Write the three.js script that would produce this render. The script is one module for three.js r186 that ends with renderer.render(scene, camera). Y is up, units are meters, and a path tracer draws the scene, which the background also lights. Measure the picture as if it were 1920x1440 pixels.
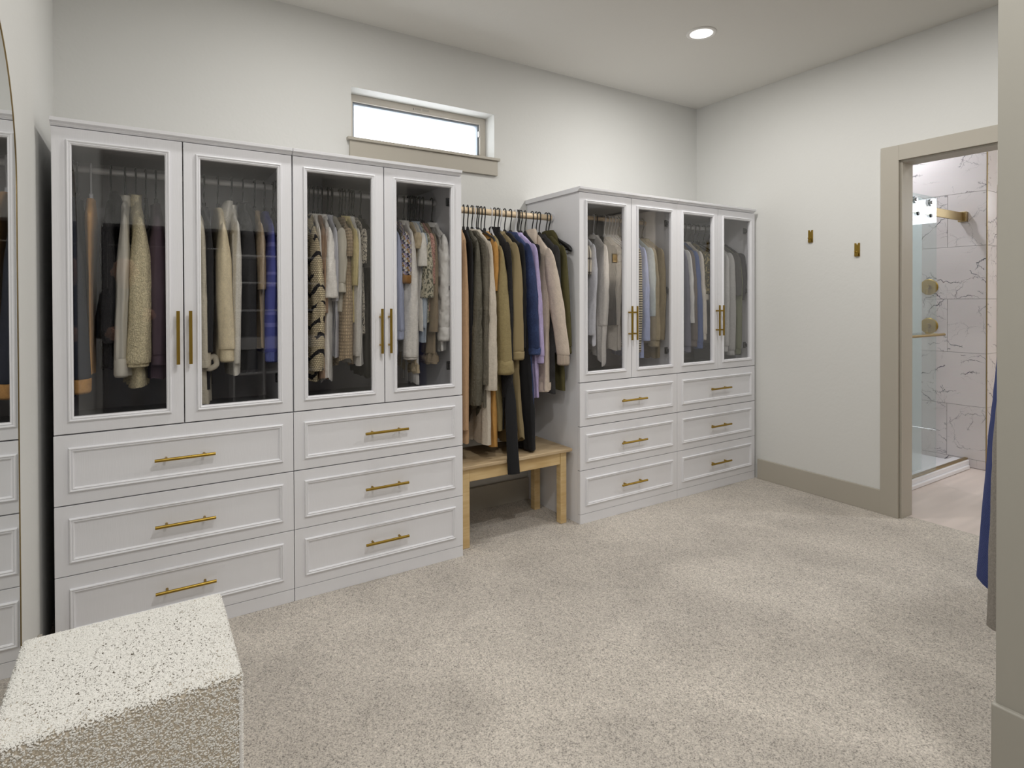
import * as THREE from 'three';
import { RoundedBoxGeometry } from 'three/addons/geometries/RoundedBoxGeometry.js';
import { mergeGeometries } from 'three/addons/utils/BufferGeometryUtils.js';
import { MarchingCubes } from 'three/addons/objects/MarchingCubes.js';
import { ImprovedNoise } from 'three/addons/math/ImprovedNoise.js';
import { RectAreaLightUniformsLib } from 'three/addons/lights/RectAreaLightUniformsLib.js';

// ---------------------------------------------------------------- camera, sky, lamps, exposure
const scene = new THREE.Scene();
const FOCAL = 1090.79, H_PX = 1440, PRINCIPAL_Y = 572.72;
const camera = new THREE.PerspectiveCamera(2 * Math.atan(H_PX / 2 / FOCAL) * 180 / Math.PI, 1920 / 1440, 0.05, 60);
camera.position.set(0.2875, 1.25, 3.0494);
camera.quaternion.setFromRotationMatrix(new THREE.Matrix4().makeBasis(
  new THREE.Vector3(0.84348, -0.003173, 0.537152), new THREE.Vector3(0.007053, 0.999962, -0.005169), new THREE.Vector3(-0.537115, 0.008149, 0.84347)));
camera.setViewOffset(1920, 1440, 0, 720 - PRINCIPAL_Y, 1920, 1440);     // a rising-front lens, as the photograph's upright lines show
const renderer = new THREE.WebGLRenderer({ antialias: true });
renderer.toneMapping = THREE.LinearToneMapping;
renderer.toneMappingExposure = 0.335;
renderer.shadowMap.enabled = true;
RectAreaLightUniformsLib.init();
scene.background = new THREE.Color(15, 15.6, 16.2);                       // an overcast sky, the same all round
const LAMP_COLOR = new THREE.Color(1.0, 0.98, 0.945), BATH_COLOR = new THREE.Color(0.92, 0.95, 1.0);
const LAMPS = [[2.916, 0.885, 34], [1.0, 0.885, 22], [1.0, 2.35, 52], [2.916, 1.95, 36]], ADDED_FILL = [0.95, 3.75, 66], BATH_FILL_LAMPS = [[5.1, 0.75, 30], [5.2, 2.6, 44]];  // the last two lists are added fill lamps, not known fixtures

// ---------------------------------------------------------------- measures (metres; back wall at z = 0, left wall at x = 0)
const XL = -0.013, XR = 3.934, H = 2.731, ZF = 4.7;                       // room
const FZ = 0.524, DT = 0.02;                                              // cabinet fronts
const Y1 = 0.79, Y2 = 0.5434, Y3 = 0.2971, YK = 0.052, YD = 1.856, YC = 1.881;

// ---------------------------------------------------------------- helpers
function rng(seed) { let a = seed >>> 0; return () => { a = (a + 0x6d2b79f5) | 0; let t = Math.imul(a ^ (a >>> 15), 1 | a); t = (t + Math.imul(t ^ (t >>> 7), 61 | t)) ^ t; return ((t ^ (t >>> 14)) >>> 0) / 4294967296; }; }
const PN = new ImprovedNoise(), noise = (x, y, z = 0) => PN.noise(x + 31.7, y + 11.3, z + 7.9);
const lerp = (a, b, t) => a + (b - a) * t, clamp = (x, a = 0, b = 1) => Math.min(b, Math.max(a, x)), smooth = (a, b, x) => { const t = clamp((x - a) / (b - a)); return t * t * (3 - 2 * t); };
const used = new Map();
function numbered(name) { const n = used.get(name) ?? 0; used.set(name, n + 1); return n ? `${name}_${String(n).padStart(3, '0')}` : name; }
function shade(m) { m.castShadow = true; m.receiveShadow = true; return m; }
function part(name, geometry, material, parent) { const m = shade(new THREE.Mesh(geometry, material)); m.name = numbered(name); parent.add(m); return m; }
function thing(name, label, category, pos = [0, 0, 0], turn = 0, group) {
  const o = new THREE.Group(); o.name = numbered(name); o.position.set(...pos); o.rotation.y = turn; o.userData = { label, category }; if (group) o.userData.group = group; scene.add(o); return o;
}
function single(name, geometry, material, label, category, group) { const m = part(name, geometry, material, scene); m.userData = { label, category }; if (group) m.userData.group = group; return m; }
function struct(name, geometry, material, label, parent = scene) { const m = part(name, geometry, material, parent); if (parent === scene) { m.userData = { kind: 'structure' }; if (label) { m.userData.label = label; } } return m; }
// boxes from corner to corner, uv in metres
function box(x0, y0, z0, x1, y1, z1, r = 0) {
  const g = r > 0 ? new RoundedBoxGeometry(x1 - x0, y1 - y0, z1 - z0, 2, r) : new THREE.BoxGeometry(x1 - x0, y1 - y0, z1 - z0);
  g.translate((x0 + x1) / 2, (y0 + y1) / 2, (z0 + z1) / 2);
  return boxUV(g);
}
function boxUV(g) {
  const p = g.attributes.position, n = g.attributes.normal, uv = new Float32Array(p.count * 2);
  for (let i = 0; i < p.count; i++) {
    const ax = Math.abs(n.getX(i)), ay = Math.abs(n.getY(i)), az = Math.abs(n.getZ(i));
    if (ax >= ay && ax >= az) { uv[2 * i] = p.getZ(i); uv[2 * i + 1] = p.getY(i); } else if (ay >= az) { uv[2 * i] = p.getX(i); uv[2 * i + 1] = p.getZ(i); } else { uv[2 * i] = p.getX(i); uv[2 * i + 1] = p.getY(i); }
  }
  g.setAttribute('uv', new THREE.BufferAttribute(uv, 2));
  return g;
}
const plain = (g) => { const h = g.index ? g.toNonIndexed() : g; for (const k of Object.keys(h.attributes)) if (!['position', 'normal', 'uv'].includes(k)) h.deleteAttribute(k); return h; };
const merge = (list) => mergeGeometries(list.map(plain));
function cyl(r, a, b, seg = 20, r2 = r) {       // a cylinder from point a to point b
  const A = new THREE.Vector3(...a), B = new THREE.Vector3(...b), d = B.clone().sub(A), g = new THREE.CylinderGeometry(r2, r, d.length(), seg);
  g.applyQuaternion(new THREE.Quaternion().setFromUnitVectors(new THREE.Vector3(0, 1, 0), d.clone().normalize())); g.translate(...A.add(B).multiplyScalar(0.5).toArray());
  return g;
}
function tube(points, r, seg = 40, radial = 8, closed = false) { return new THREE.TubeGeometry(new THREE.CatmullRomCurve3(points.map((p) => new THREE.Vector3(...p)), closed, 'catmullrom', 0.4), seg, r, radial, closed); }
function slabWithHole(w, h, holes, depth, bevel = 0) {   // in the xy plane, z from 0 to depth
  const s = new THREE.Shape([[0, 0], [w, 0], [w, h], [0, h]].map((p) => new THREE.Vector2(...p)));
  for (const [x0, y0, x1, y1] of holes) s.holes.push(new THREE.Path([[x0, y0], [x0, y1], [x1, y1], [x1, y0]].map((p) => new THREE.Vector2(...p))));
  const g = new THREE.ExtrudeGeometry(s, { depth: depth - 2 * bevel, bevelEnabled: bevel > 0, bevelSize: bevel, bevelThickness: bevel, bevelOffset: -bevel, bevelSegments: 2 });
  if (bevel) g.translate(0, 0, bevel);
  return g;
}
function moulding(x0, y0, x1, y1, profile) {   // a mitred frame; profile = [inset, height] pairs from the outside in
  const pos = [], idx = [], uv = [], n = profile.length;
  const corner = (k, i) => [k === 0 || k === 3 ? x0 + i : x1 - i, k < 2 ? y0 + i : y1 - i];
  for (let k = 0; k < 4; k++) {
    for (let j = 0; j < n - 1; j++) {
      const b = pos.length / 3;
      for (const [kk, jj] of [[k, j], [(k + 1) % 4, j], [(k + 1) % 4, j + 1], [k, j + 1]]) { const c = corner(kk, profile[jj][0]); pos.push(c[0], c[1], profile[jj][1]); uv.push(c[0] + c[1], profile[jj][0]); }
      idx.push(b, b + 1, b + 2, b, b + 2, b + 3);
    }
  }
  const g = new THREE.BufferGeometry();
  g.setAttribute('position', new THREE.Float32BufferAttribute(pos, 3)); g.setAttribute('uv', new THREE.Float32BufferAttribute(uv, 2)); g.setIndex(idx);
  const h = g.toNonIndexed(); h.computeVertexNormals(); return h;
}

// ---------------------------------------------------------------- textures and materials
function texture(w, h, fn, size, srgb = true, sizeY = size) {
  const d = new Uint8Array(w * h * 4);
  for (let y = 0; y < h; y++) for (let x = 0; x < w; x++) { const c = fn(x / w, y / h, x, y), o = (y * w + x) * 4; for (let k = 0; k < 3; k++) d[o + k] = clamp(typeof c === 'number' ? c : c[k], 0, 1) * 255; d[o + 3] = 255; }
  const t = new THREE.DataTexture(d, w, h); t.wrapS = t.wrapT = THREE.RepeatWrapping; t.magFilter = THREE.LinearFilter; t.minFilter = THREE.LinearMipmapLinearFilter; t.generateMipmaps = true;
  t.repeat.set(1 / size, 1 / sizeY); if (srgb) t.colorSpace = THREE.SRGBColorSpace; t.needsUpdate = true; return t;
}
function grid(n, seed) { const r = rng(seed), a = new Float32Array(n * n).map(() => r()); return a; }
function tileNoise(n, seed) {            // periodic value noise on the unit square
  const a = grid(n, seed);
  return (u, v) => {
    const x = u * n, y = v * n, xi = Math.floor(x), yi = Math.floor(y); let fx = x - xi, fy = y - yi; fx = fx * fx * (3 - 2 * fx); fy = fy * fy * (3 - 2 * fy);
    const at = (i, j) => a[(((j % n) + n) % n) * n + (((i % n) + n) % n)];
    return lerp(lerp(at(xi, yi), at(xi + 1, yi), fx), lerp(at(xi, yi + 1), at(xi + 1, yi + 1), fx), fy);
  };
}
const mat = (color, roughness = 0.6, more = {}) => new THREE.MeshStandardMaterial({ color, roughness, ...more });

const wallGrain = (() => { const a = tileNoise(48, 3), b = tileNoise(110, 4), c = tileNoise(20, 5); return texture(512, 512, (u, v) => 0.45 * a(u, v) + 0.35 * b(u, v) + 0.2 * c(u, v), 0.9, false); })();
const wallM = mat('#dcdcd9', 0.85, { bumpMap: wallGrain, bumpScale: 0.0005 });
const ceilingM = mat('#dad8d2', 0.9, { bumpMap: wallGrain, bumpScale: 0.0005 });
const trimM = mat('#b3ada1', 0.42);
const brushGrain = (() => { const a = tileNoise(128, 6), b = tileNoise(6, 7); return texture(256, 256, (u, v) => 0.6 * a(u, v * 0.08) + 0.4 * b(u, v), 0.25, false); })();
const whiteM = new THREE.MeshPhysicalMaterial({ color: '#e8e8ec', roughness: 0.42, bumpMap: brushGrain, bumpScale: 0.00018 });
const insideM = mat('#c9c8c9', 0.6);
const brassM = mat('#a3873f', 0.36, { metalness: 1 });
const brassSatinM = mat('#a8946c', 0.38, { metalness: 1 });
const chromeM = mat('#c9cacc', 0.15, { metalness: 1 });
const blackM = mat('#161618', 0.4);
const hangerWhiteM = mat('#d8d8dc', 0.4);
const smokeGlassM = new THREE.MeshPhysicalMaterial({ color: new THREE.Color(0.97, 0.968, 0.972), roughness: 0.0, metalness: 0, transmission: 1, thickness: 0, ior: 1.5 });
const clearGlassM = new THREE.MeshPhysicalMaterial({ color: new THREE.Color(0.99, 0.99, 0.99), roughness: 0.0, transmission: 1, thickness: 0, ior: 1.5 });
const mirrorM = mat('#e9ebea', 0.02, { metalness: 1 });
const carpetGrain = (() => { const a = tileNoise(310, 11), b = tileNoise(505, 12), c = tileNoise(120, 13); return (u, v) => 0.5 * a(u, v) + 0.35 * b(u, v) + 0.15 * c(u, v); })();
const carpetMap = texture(1024, 1024, (u, v) => { const g = carpetGrain(u, v), k = 0.775 + 0.36 * (g - 0.5) - 0.5 * Math.max(0, 0.4 - g); return [k, k * 0.962, k * 0.915]; }, 1.0);
const carpetBump = texture(1024, 1024, carpetGrain, 1.0, false);
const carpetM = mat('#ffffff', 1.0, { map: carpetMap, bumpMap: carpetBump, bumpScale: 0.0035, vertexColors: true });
const woodMap = (seed, base, dark, stretch = 14) => { const a = tileNoise(24, seed), b = tileNoise(90, seed + 1), c = tileNoise(5, seed + 2); return texture(512, 512, (u, v) => { const w = a(u * 0.3, v) * 0.4 + b(u / stretch, v) * 0.4 + c(u, v) * 0.35; const k = clamp(w * 1.1 - 0.1); return [0, 1, 2].map((i) => lerp(base[i], dark[i], k)); }, 0.6); };
const pineM = mat('#ffffff', 0.55, { map: woodMap(21, [0.90, 0.80, 0.61], [0.78, 0.65, 0.44]) });
const pineTopM = mat('#ffffff', 0.5, { map: woodMap(24, [0.83, 0.75, 0.62], [0.70, 0.60, 0.46]) });
const rodWoodM = mat('#ffffff', 0.5, { map: woodMap(27, [0.93, 0.85, 0.73], [0.83, 0.72, 0.57]) });

// fabrics: a near-white pattern times the garment's colour
const F = {};
{
  const n8 = tileNoise(8, 31), n20 = tileNoise(20, 32), n60 = tileNoise(60, 33), n128 = tileNoise(128, 34), n240 = tileNoise(240, 35);
  F.plain = [texture(256, 256, (u, v) => 0.9 + 0.1 * n128(u, v) + 0.06 * (n20(u, v) - 0.5), 0.3), null, 0];
  F.linen = [texture(256, 256, (u, v) => 0.88 + 0.07 * n240(u, v * 0.15) + 0.07 * n240(u * 0.15, v), 0.3), texture(256, 256, (u, v) => 0.5 * n20(u, v) + 0.3 * n240(u * 0.1, v) + 0.2 * n240(u, v * 0.1), 0.3, false), 0.0028];
  F.knit = [texture(256, 256, (u, v) => 0.8 + 0.2 * Math.abs(Math.sin(u * 44 * Math.PI + Math.sin(v * 88 * Math.PI) * 0.8)), 0.22), texture(256, 256, (u, v) => Math.abs(Math.sin(u * 44 * Math.PI + Math.sin(v * 88 * Math.PI) * 0.8)), 0.22, false), 0.0016];
  F.rib = [texture(256, 64, (u) => 0.76 + 0.24 * Math.abs(Math.sin(u * 28 * Math.PI)), 0.2), texture(256, 64, (u) => Math.abs(Math.sin(u * 28 * Math.PI)), 0.2, false), 0.002];
  F.pleat = [texture(256, 64, (u) => 0.8 + 0.2 * Math.abs(Math.sin(u * 14 * Math.PI)), 0.2), texture(256, 64, (u) => Math.abs(Math.sin(u * 14 * Math.PI)), 0.2, false), 0.005];
  F.fleece = [texture(256, 256, (u, v) => 0.8 + 0.2 * n60(u, v) + 0.08 * (n128(u, v) - 0.5), 0.22), texture(256, 256, (u, v) => 0.6 * n60(u, v) + 0.4 * n128(u, v), 0.22, false), 0.004];
  F.cord = [texture(256, 256, (u, v) => 0.78 + 0.2 * Math.abs(Math.sin((u * 30 + v * 30) * Math.PI)) * (0.6 + 0.4 * Math.abs(Math.sin((u * 30 - v * 30) * Math.PI))), 0.14), texture(256, 256, (u, v) => Math.abs(Math.sin((u * 30 + v * 30) * Math.PI)) * Math.abs(Math.sin((u * 30 - v * 30) * Math.PI)), 0.14, false), 0.0015];
  F.denim = [texture(256, 256, (u, v) => 0.72 + 0.3 * n8(u, v) * n60(u, v) + 0.16 * n240(u, v * 0.12), 0.3), texture(256, 256, (u, v) => 0.5 * n20(u, v) + 0.5 * n128(u, v), 0.3, false), 0.0007];
  F.heather = [texture(256, 256, (u, v) => 0.8 + 0.2 * n240(u, v * 0.4) + 0.04 * (n60(u, v) - 0.5), 0.25), null, 0];
  F.crinkle = [texture(64, 64, () => 0.97, 0.3), texture(512, 512, (u, v) => 1 - (0.5 * Math.abs(2 * n20(u, v) - 1) + 0.35 * Math.abs(2 * n60(u, v * 0.5) - 1) + 0.15 * n128(u, v)), 0.35, false), 0.004];
  F.satin = [texture(64, 64, () => 0.97, 0.3), texture(256, 256, (u, v) => 0.7 * n8(u, v) + 0.3 * n20(u, v), 0.3, false), 0.01];
  F.gauze = [texture(256, 256, (u, v) => 0.72 + 0.28 * (0.5 + 0.5 * Math.sin(u * 40 * Math.PI)) * (0.5 + 0.5 * Math.sin(v * 40 * Math.PI)) + 0.12 * (n60(u, v) - 0.5), 0.3), texture(256, 256, (u, v) => (0.5 + 0.5 * Math.sin(u * 40 * Math.PI)) * (0.5 + 0.5 * Math.sin(v * 40 * Math.PI)) * 0.5 + 0.5 * n20(u, v), 0.3, false), 0.005];
  const two = (a, b, k) => [0, 1, 2].map((i) => lerp(a[i], b[i], k));
  F.stripe = [texture(64, 64, (u, v) => (v * 4 % 1 < 0.42 ? [0.24, 0.23, 0.24] : [0.86, 0.84, 0.78]), 0.06), null, 0];
  F.thinstripe = [texture(64, 64, (u) => (u * 4 % 1 < 0.3 ? [0.33, 0.36, 0.46] : [0.9, 0.9, 0.9]), 0.05), null, 0];
  F.palestripe = [texture(64, 64, (u) => (u * 4 % 1 < 0.3 ? [0.72, 0.72, 0.74] : [0.95, 0.95, 0.95]), 0.05), null, 0];
  F.chunky = [texture(512, 512, (u, v) => { const w = v * 6 + 0.3 * Math.sin(u * 4 * Math.PI) + 0.25 * n20(u, v), band = w - Math.floor(w), dark = band < 0.27 && n8(u, v) > 0.34, kx = Math.abs(Math.sin(u * 34 * Math.PI + (Math.floor(v * 52) % 2) * 1.57)), ky = Math.abs(Math.sin(v * 52 * Math.PI)), st = 0.62 + 0.38 * Math.sqrt(kx * ky); return dark ? [0.16 * st + 0.03, 0.155 * st + 0.03, 0.18 * st + 0.03] : [1.0 * st, 0.96 * st, 0.86 * st]; }, 0.42), texture(512, 512, (u, v) => Math.sqrt(Math.abs(Math.sin(u * 34 * Math.PI + (Math.floor(v * 52) % 2) * 1.57)) * Math.abs(Math.sin(v * 52 * Math.PI))), 0.42, false), 0.006];
  const cols = [[0.92, 0.9, 0.84], [0.16, 0.17, 0.24], [0.68, 0.66, 0.8], [0.62, 0.46, 0.26]];
  F.crochet = [texture(256, 256, (u, v) => { const row = Math.floor(v * 8), x = u * 4 + (row % 2) * 0.5, cx = Math.floor(x), dx = x - cx - 0.5, dy = v * 8 - row - 0.35, r = Math.hypot(dx * 2, dy * 1.25); const c = cols[(((cx + row * 3) % 4) + 4) % 4], under = cols[(((cx + row * 3 + 5) % 4) + 4) % 4]; return two(c, under, r > 0.8 ? 1 : 0).map((q) => q * (0.8 + 0.2 * n128(u, v))); }, 0.085), texture(128, 128, (u, v) => { const row = Math.floor(v * 8), x = u * 4 + (row % 2) * 0.5, dx = x - Math.floor(x) - 0.5, dy = v * 8 - row - 0.35; return 1 - clamp(Math.hypot(dx * 2, dy * 1.25)); }, 0.085, false), 0.003];
  const spots = (seed, n, bg, fg, lo, hi, size) => { const a = tileNoise(n, seed), b = tileNoise(n * 2, seed + 1); return texture(256, 256, (u, v) => { const k = 0.65 * a(u, v) + 0.35 * b(u, v); return two(bg, fg, k > lo && k < hi ? 1 : 0); }, size); };
  F.speckle = [spots(51, 30, [0.76, 0.6, 0.55], [0.3, 0.2, 0.2], 0.5, 0.62, 0.2), null, 0];
  F.floral = [spots(53, 22, [0.84, 0.82, 0.76], [0.42, 0.43, 0.38], 0.55, 1, 0.2), null, 0];
  F.darkfloral = [spots(55, 20, [0.36, 0.35, 0.27], [0.7, 0.66, 0.52], 0.58, 1, 0.2), null, 0];
  F.lace = [spots(57, 36, [0.84, 0.82, 0.78], [0.28, 0.28, 0.28], 0.56, 1, 0.2), null, 0];
  F.plaid = [texture(128, 128, (u, v) => { const a = u * 2 % 1 < 0.12 ? 0.45 : 0, b = v * 2 % 1 < 0.12 ? 0.45 : 0; return [0.93 - a - b, 0.91 - a - b, 0.87 - (a + b) * 0.9]; }, 0.16), null, 0];
  F.ikat = [texture(128, 128, (u, v) => { const k = Math.sin(v * 12 * Math.PI + 2 * n20(u, v)) + Math.sin(u * 6 * Math.PI); return k > 0.7 ? [0.75, 0.72, 0.68] : k > 0.1 ? [0.4, 0.26, 0.22] : [0.16, 0.18, 0.32]; }, 0.16), null, 0];
  F.bands = [texture(32, 256, (u, v) => { const k = v * 3 % 1; return k < 0.1 || (k > 0.3 && k < 0.37) ? [0.86, 0.82, 0.84] : [0.62, 0.62, 0.72]; }, 0.5), null, 0];
}
const fabricCache = new Map();
function fabric(kind, color, roughness = 0.92) {
  const key = kind + color + roughness;
  if (!fabricCache.has(key)) { const [map, bump, scale] = F[kind]; fabricCache.set(key, mat(color, roughness, { map, bumpMap: bump, bumpScale: scale, side: THREE.DoubleSide })); }
  return fabricCache.get(key);
}

// ---------------------------------------------------------------- the room
{
  // the carpet: a thick slab; light and shade of brushed nap and vacuum tracks painted per vertex
  const top = new THREE.PlaneGeometry(4.012 - XL + 0.4, ZF + 0.32, 200, 230); top.rotateX(-Math.PI / 2); top.translate((4.012 + XL - 0.4) / 2, 0, ZF / 2);
  const under = box(XL - 0.4, -0.12, -0.16, 4.012, -0.001, ZF + 0.16), g = merge([boxUV(top), under]), p = g.attributes.position, col = new Float32Array(p.count * 3);
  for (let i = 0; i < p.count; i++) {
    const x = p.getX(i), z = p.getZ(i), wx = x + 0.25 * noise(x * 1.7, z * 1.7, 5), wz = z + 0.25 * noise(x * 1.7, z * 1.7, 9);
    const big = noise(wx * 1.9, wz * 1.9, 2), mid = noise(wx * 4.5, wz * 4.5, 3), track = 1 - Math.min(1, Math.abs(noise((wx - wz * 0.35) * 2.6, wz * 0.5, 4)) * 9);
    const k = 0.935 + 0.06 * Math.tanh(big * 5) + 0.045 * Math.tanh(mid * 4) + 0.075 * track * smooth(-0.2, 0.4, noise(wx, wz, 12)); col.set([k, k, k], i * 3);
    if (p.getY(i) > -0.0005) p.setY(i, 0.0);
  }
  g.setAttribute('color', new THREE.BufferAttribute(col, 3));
  struct('floor', g, carpetM, 'beige cut pile carpet with painted light and dark of brushed nap marks');
  struct('ceiling', box(XL - 0.16, H, -0.16, XR + 0.12, H + 0.15, ZF + 0.16), ceilingM);
  const back = slabWithHole(XR - XL + 0.28, H, [[1.228 - XL + 0.16, 2.105, 2.105 - XL + 0.16, 2.382]], 0.16); back.translate(XL - 0.16, 0, -0.16);
  struct('wall_back', back, wallM);
  struct('wall_left', box(XL - 0.16, 0, 0, XL, H, ZF), wallM);
  const right = slabWithHole(ZF, H + 0.06, [[ZF - 2.255, 0.05, ZF - 1.44, 2.1]], 0.12); right.rotateY(Math.PI / 2); right.translate(XR, -0.06, ZF);   // shape x runs along -z
  struct('wall_right', right, wallM);
  struct('wall_front', box(XL - 0.16, 0, ZF, XR + 0.12, H, ZF + 0.16), wallM);
  // baseboards
  struct('baseboard_back', box(1.609, 0, 0, 2.34, 0.137, 0.018, 0.002), trimM);
  struct('baseboard_right', box(XR - 0.016, 0, 0.54, XR, 0.137, 1.345, 0.002), trimM);
  struct('baseboard_left', box(XL, 0, 0.56, XL + 0.012, 0.137, ZF, 0.002), trimM);
  // the bathroom doorway: casing and jambs
  const d = struct('door_1', box(XR - 0.02, 0, 1.345, XR, 2.126, 1.44, 0.0008), trimM, 'taupe painted door casing around the bathroom opening');
  part('head_casing', box(XR - 0.02, 2.04, 1.4402, XR, 2.126, 2.255, 0.0008), trimM, d);
  part('side_casing', box(XR - 0.02, 0, 2.2555, XR, 2.126, 2.35, 0.002), trimM, d);
  part('jamb', box(XR - 0.002, 0, 1.4405, 4.056, 2.04, 1.452), trimM, d);
  part('jamb', box(XR - 0.002, 0, 2.243, 4.056, 2.04, 2.255), trimM, d);
  part('head_jamb', box(XR - 0.002, 2.028, 1.4525, 4.056, 2.04, 2.2425), trimM, d);
  // the transom window over the cabinets
  const w = new THREE.Group(); w.name = numbered('window_1'); w.userData = { kind: 'structure', label: 'long narrow transom window high in the back wall' }; scene.add(w);
  const frameM = mat('#cfc8bd', 0.45);
  const fr = slabWithHole(0.877, 0.277, [[0.04, 0.035, 0.837, 0.238]], 0.05, 0.003); fr.translate(1.228, 2.105, -0.155); part('window_frame', boxUV(fr), frameM, w);
  const sash = slabWithHole(0.797, 0.203, [[0.012, 0.012, 0.785, 0.191]], 0.03, 0.002); sash.translate(1.268, 2.14, -0.15); const sashMesh = part('sash', boxUV(sash), mat('#8b95a0', 0.5), w);
  part('pane', box(1.279, 2.15, -0.138, 2.054, 2.333, -0.134), clearGlassM, sashMesh);
  part('latch', box(2.055, 2.265, -0.118, 2.066, 2.3, -0.104, 0.002), mat('#e8e6e2', 0.4), w);
  const cv = document.createElement('canvas'); cv.width = 256; cv.height = 32; const cx = cv.getContext('2d'); cx.fillStyle = '#cfc8bd'; cx.fillRect(0, 0, 256, 32); cx.fillStyle = '#77716a';
  cx.beginPath(); cx.moveTo(10, 28); cx.lineTo(20, 4); cx.lineTo(30, 28); cx.fill();
  const rr = rng(9); for (const [x0, x1] of [[40, 118], [150, 246]]) for (const y of [6, 14, 22]) for (let x = x0; x < x1;) { const wd = 3 + rr() * 9; cx.fillRect(x, y, wd, 3); x += wd + 3; }
  const ct = new THREE.CanvasTexture(cv); ct.colorSpace = THREE.SRGBColorSpace;
  const pl = new THREE.PlaneGeometry(0.11, 0.016); pl.translate(1.67, 2.364, -0.1045); part('printed_notice', pl, mat('#ffffff', 0.5, { map: ct }), w);
  struct('trim_1', box(1.201, 2.096, -0.1, 2.13, 2.112, 0.032, 0.003), trimM, 'taupe window stool board');
  struct('trim_2', box(1.214, 2.008, 0.0005, 2.118, 2.0955, 0.019, 0.002), trimM, 'taupe apron board under the window');
}

// ---------------------------------------------------------------- recessed lamps
function downlight(x, z, power, color, label) {
  const t = thing('recessed_light', label, 'ceiling light', [x, H, z], 0, 'recessed ceiling lights');
  const ring = new THREE.LatheGeometry([[0.06, -0.001], [0.062, -0.006], [0.072, -0.008], [0.08, -0.005], [0.081, 0.0]].map((p) => new THREE.Vector2(...p)), 48); part('trim_ring', ring, mat('#e6e4e0', 0.5, { side: THREE.DoubleSide }), t);
  const disc = new THREE.CylinderGeometry(0.061, 0.061, 0.003, 40); disc.translate(0, -0.0025, 0); const m = part('lens', disc, new THREE.MeshStandardMaterial({ color: '#ffffff', emissive: color, emissiveIntensity: 9 }), t); m.castShadow = false;
  const side = 0.108, L = new THREE.RectAreaLight(color, power / (side * side * Math.PI), side, side); L.position.set(x, H - 0.011, z); L.lookAt(x, 0, z); L.name = 'lamp_light'; scene.add(L);
}
LAMPS.forEach(([x, z, power], i) => downlight(x, z, power, LAMP_COLOR, ['round white recessed ceiling light, lit, near the far corner', 'round recessed ceiling light over the leftmost wardrobe', 'round recessed ceiling light above the white ottoman side', 'round recessed ceiling light between partition and bathroom doorway'][i]));

{ // an added, unseen fill light that brightens the fronts from behind the camera
  const [x, z, power] = ADDED_FILL, t = thing('added_fill_light', 'large round added fill light on the ceiling behind the viewpoint', 'ceiling light', [x, H, z]);
  part('rim', new THREE.LatheGeometry([[0.3, 0], [0.33, -0.002], [0.335, -0.02], [0.33, -0.035], [0.305, -0.038]].map((p) => new THREE.Vector2(...p)), 64), mat('#e6e4e0', 0.5, { side: THREE.DoubleSide }), t);
  const disc = new THREE.CylinderGeometry(0.306, 0.306, 0.03, 64); disc.translate(0, -0.018, 0); part('diffuser', disc, new THREE.MeshStandardMaterial({ color: '#ffffff', emissive: LAMP_COLOR, emissiveIntensity: 3 }), t).castShadow = false;
  const side = 0.54, L = new THREE.RectAreaLight(LAMP_COLOR, power / (side * side * Math.PI), side, side); L.position.set(x, H - 0.045, z); L.lookAt(x, 0, z); L.name = 'added_fill_lamp'; scene.add(L);
}

// ---------------------------------------------------------------- wardrobes
const PROFILE = [[0, 0], [0, 0.005], [0.0015, 0.0075], [0.004, 0.0088], [0.0065, 0.008], [0.008, 0.0056], [0.0095, 0.0052], [0.0105, 0.0066], [0.0125, 0.0066], [0.0135, 0.0045], [0.0165, 0.0025], [0.0165, 0]];
const DOOR_W = 0.3905, DOOR_H = YD - Y1 - 0.005, DRAWER_H = 0.2422;
const G = {};
G.door = slabWithHole(DOOR_W, DOOR_H, [[0.0555, 0.0575, DOOR_W - 0.0555, DOOR_H - 0.0575]], DT, 0.0012); G.door = boxUV(G.door);
G.doorMould = moulding(0.04, 0.041, DOOR_W - 0.04, DOOR_H - 0.041, PROFILE); G.doorMould.translate(0, 0, DT);
G.glass = box(0.052, 0.054, 0.008, DOOR_W - 0.052, DOOR_H - 0.054, 0.0115);
{ const bar = cyl(0.006, [0, 0, 0.03], [0, 0.2, 0.03], 20), p = [0.037, 0.163].map((y) => cyl(0.0048, [0, y, 0], [0, y, 0.03], 14)); G.handle = merge([bar, ...p]); }
const drawerGeo = (w) => ({ front: box(0, 0, 0, w, DRAWER_H, DT, 0.0012), mould: (() => { const m = moulding(0.041, 0.0435, w - 0.041, DRAWER_H - 0.0435, PROFILE); m.translate(0, 0, DT); return m; })() });
G.hinge = merge([box(0, 0, 0, 0.022, 0.042, 0.01, 0.003), box(0.004, 0.01, 0.01, 0.018, 0.032, 0.03, 0.003)]);
const hingeM = mat('#3a3a3c', 0.35, { metalness: 0.8 });
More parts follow.
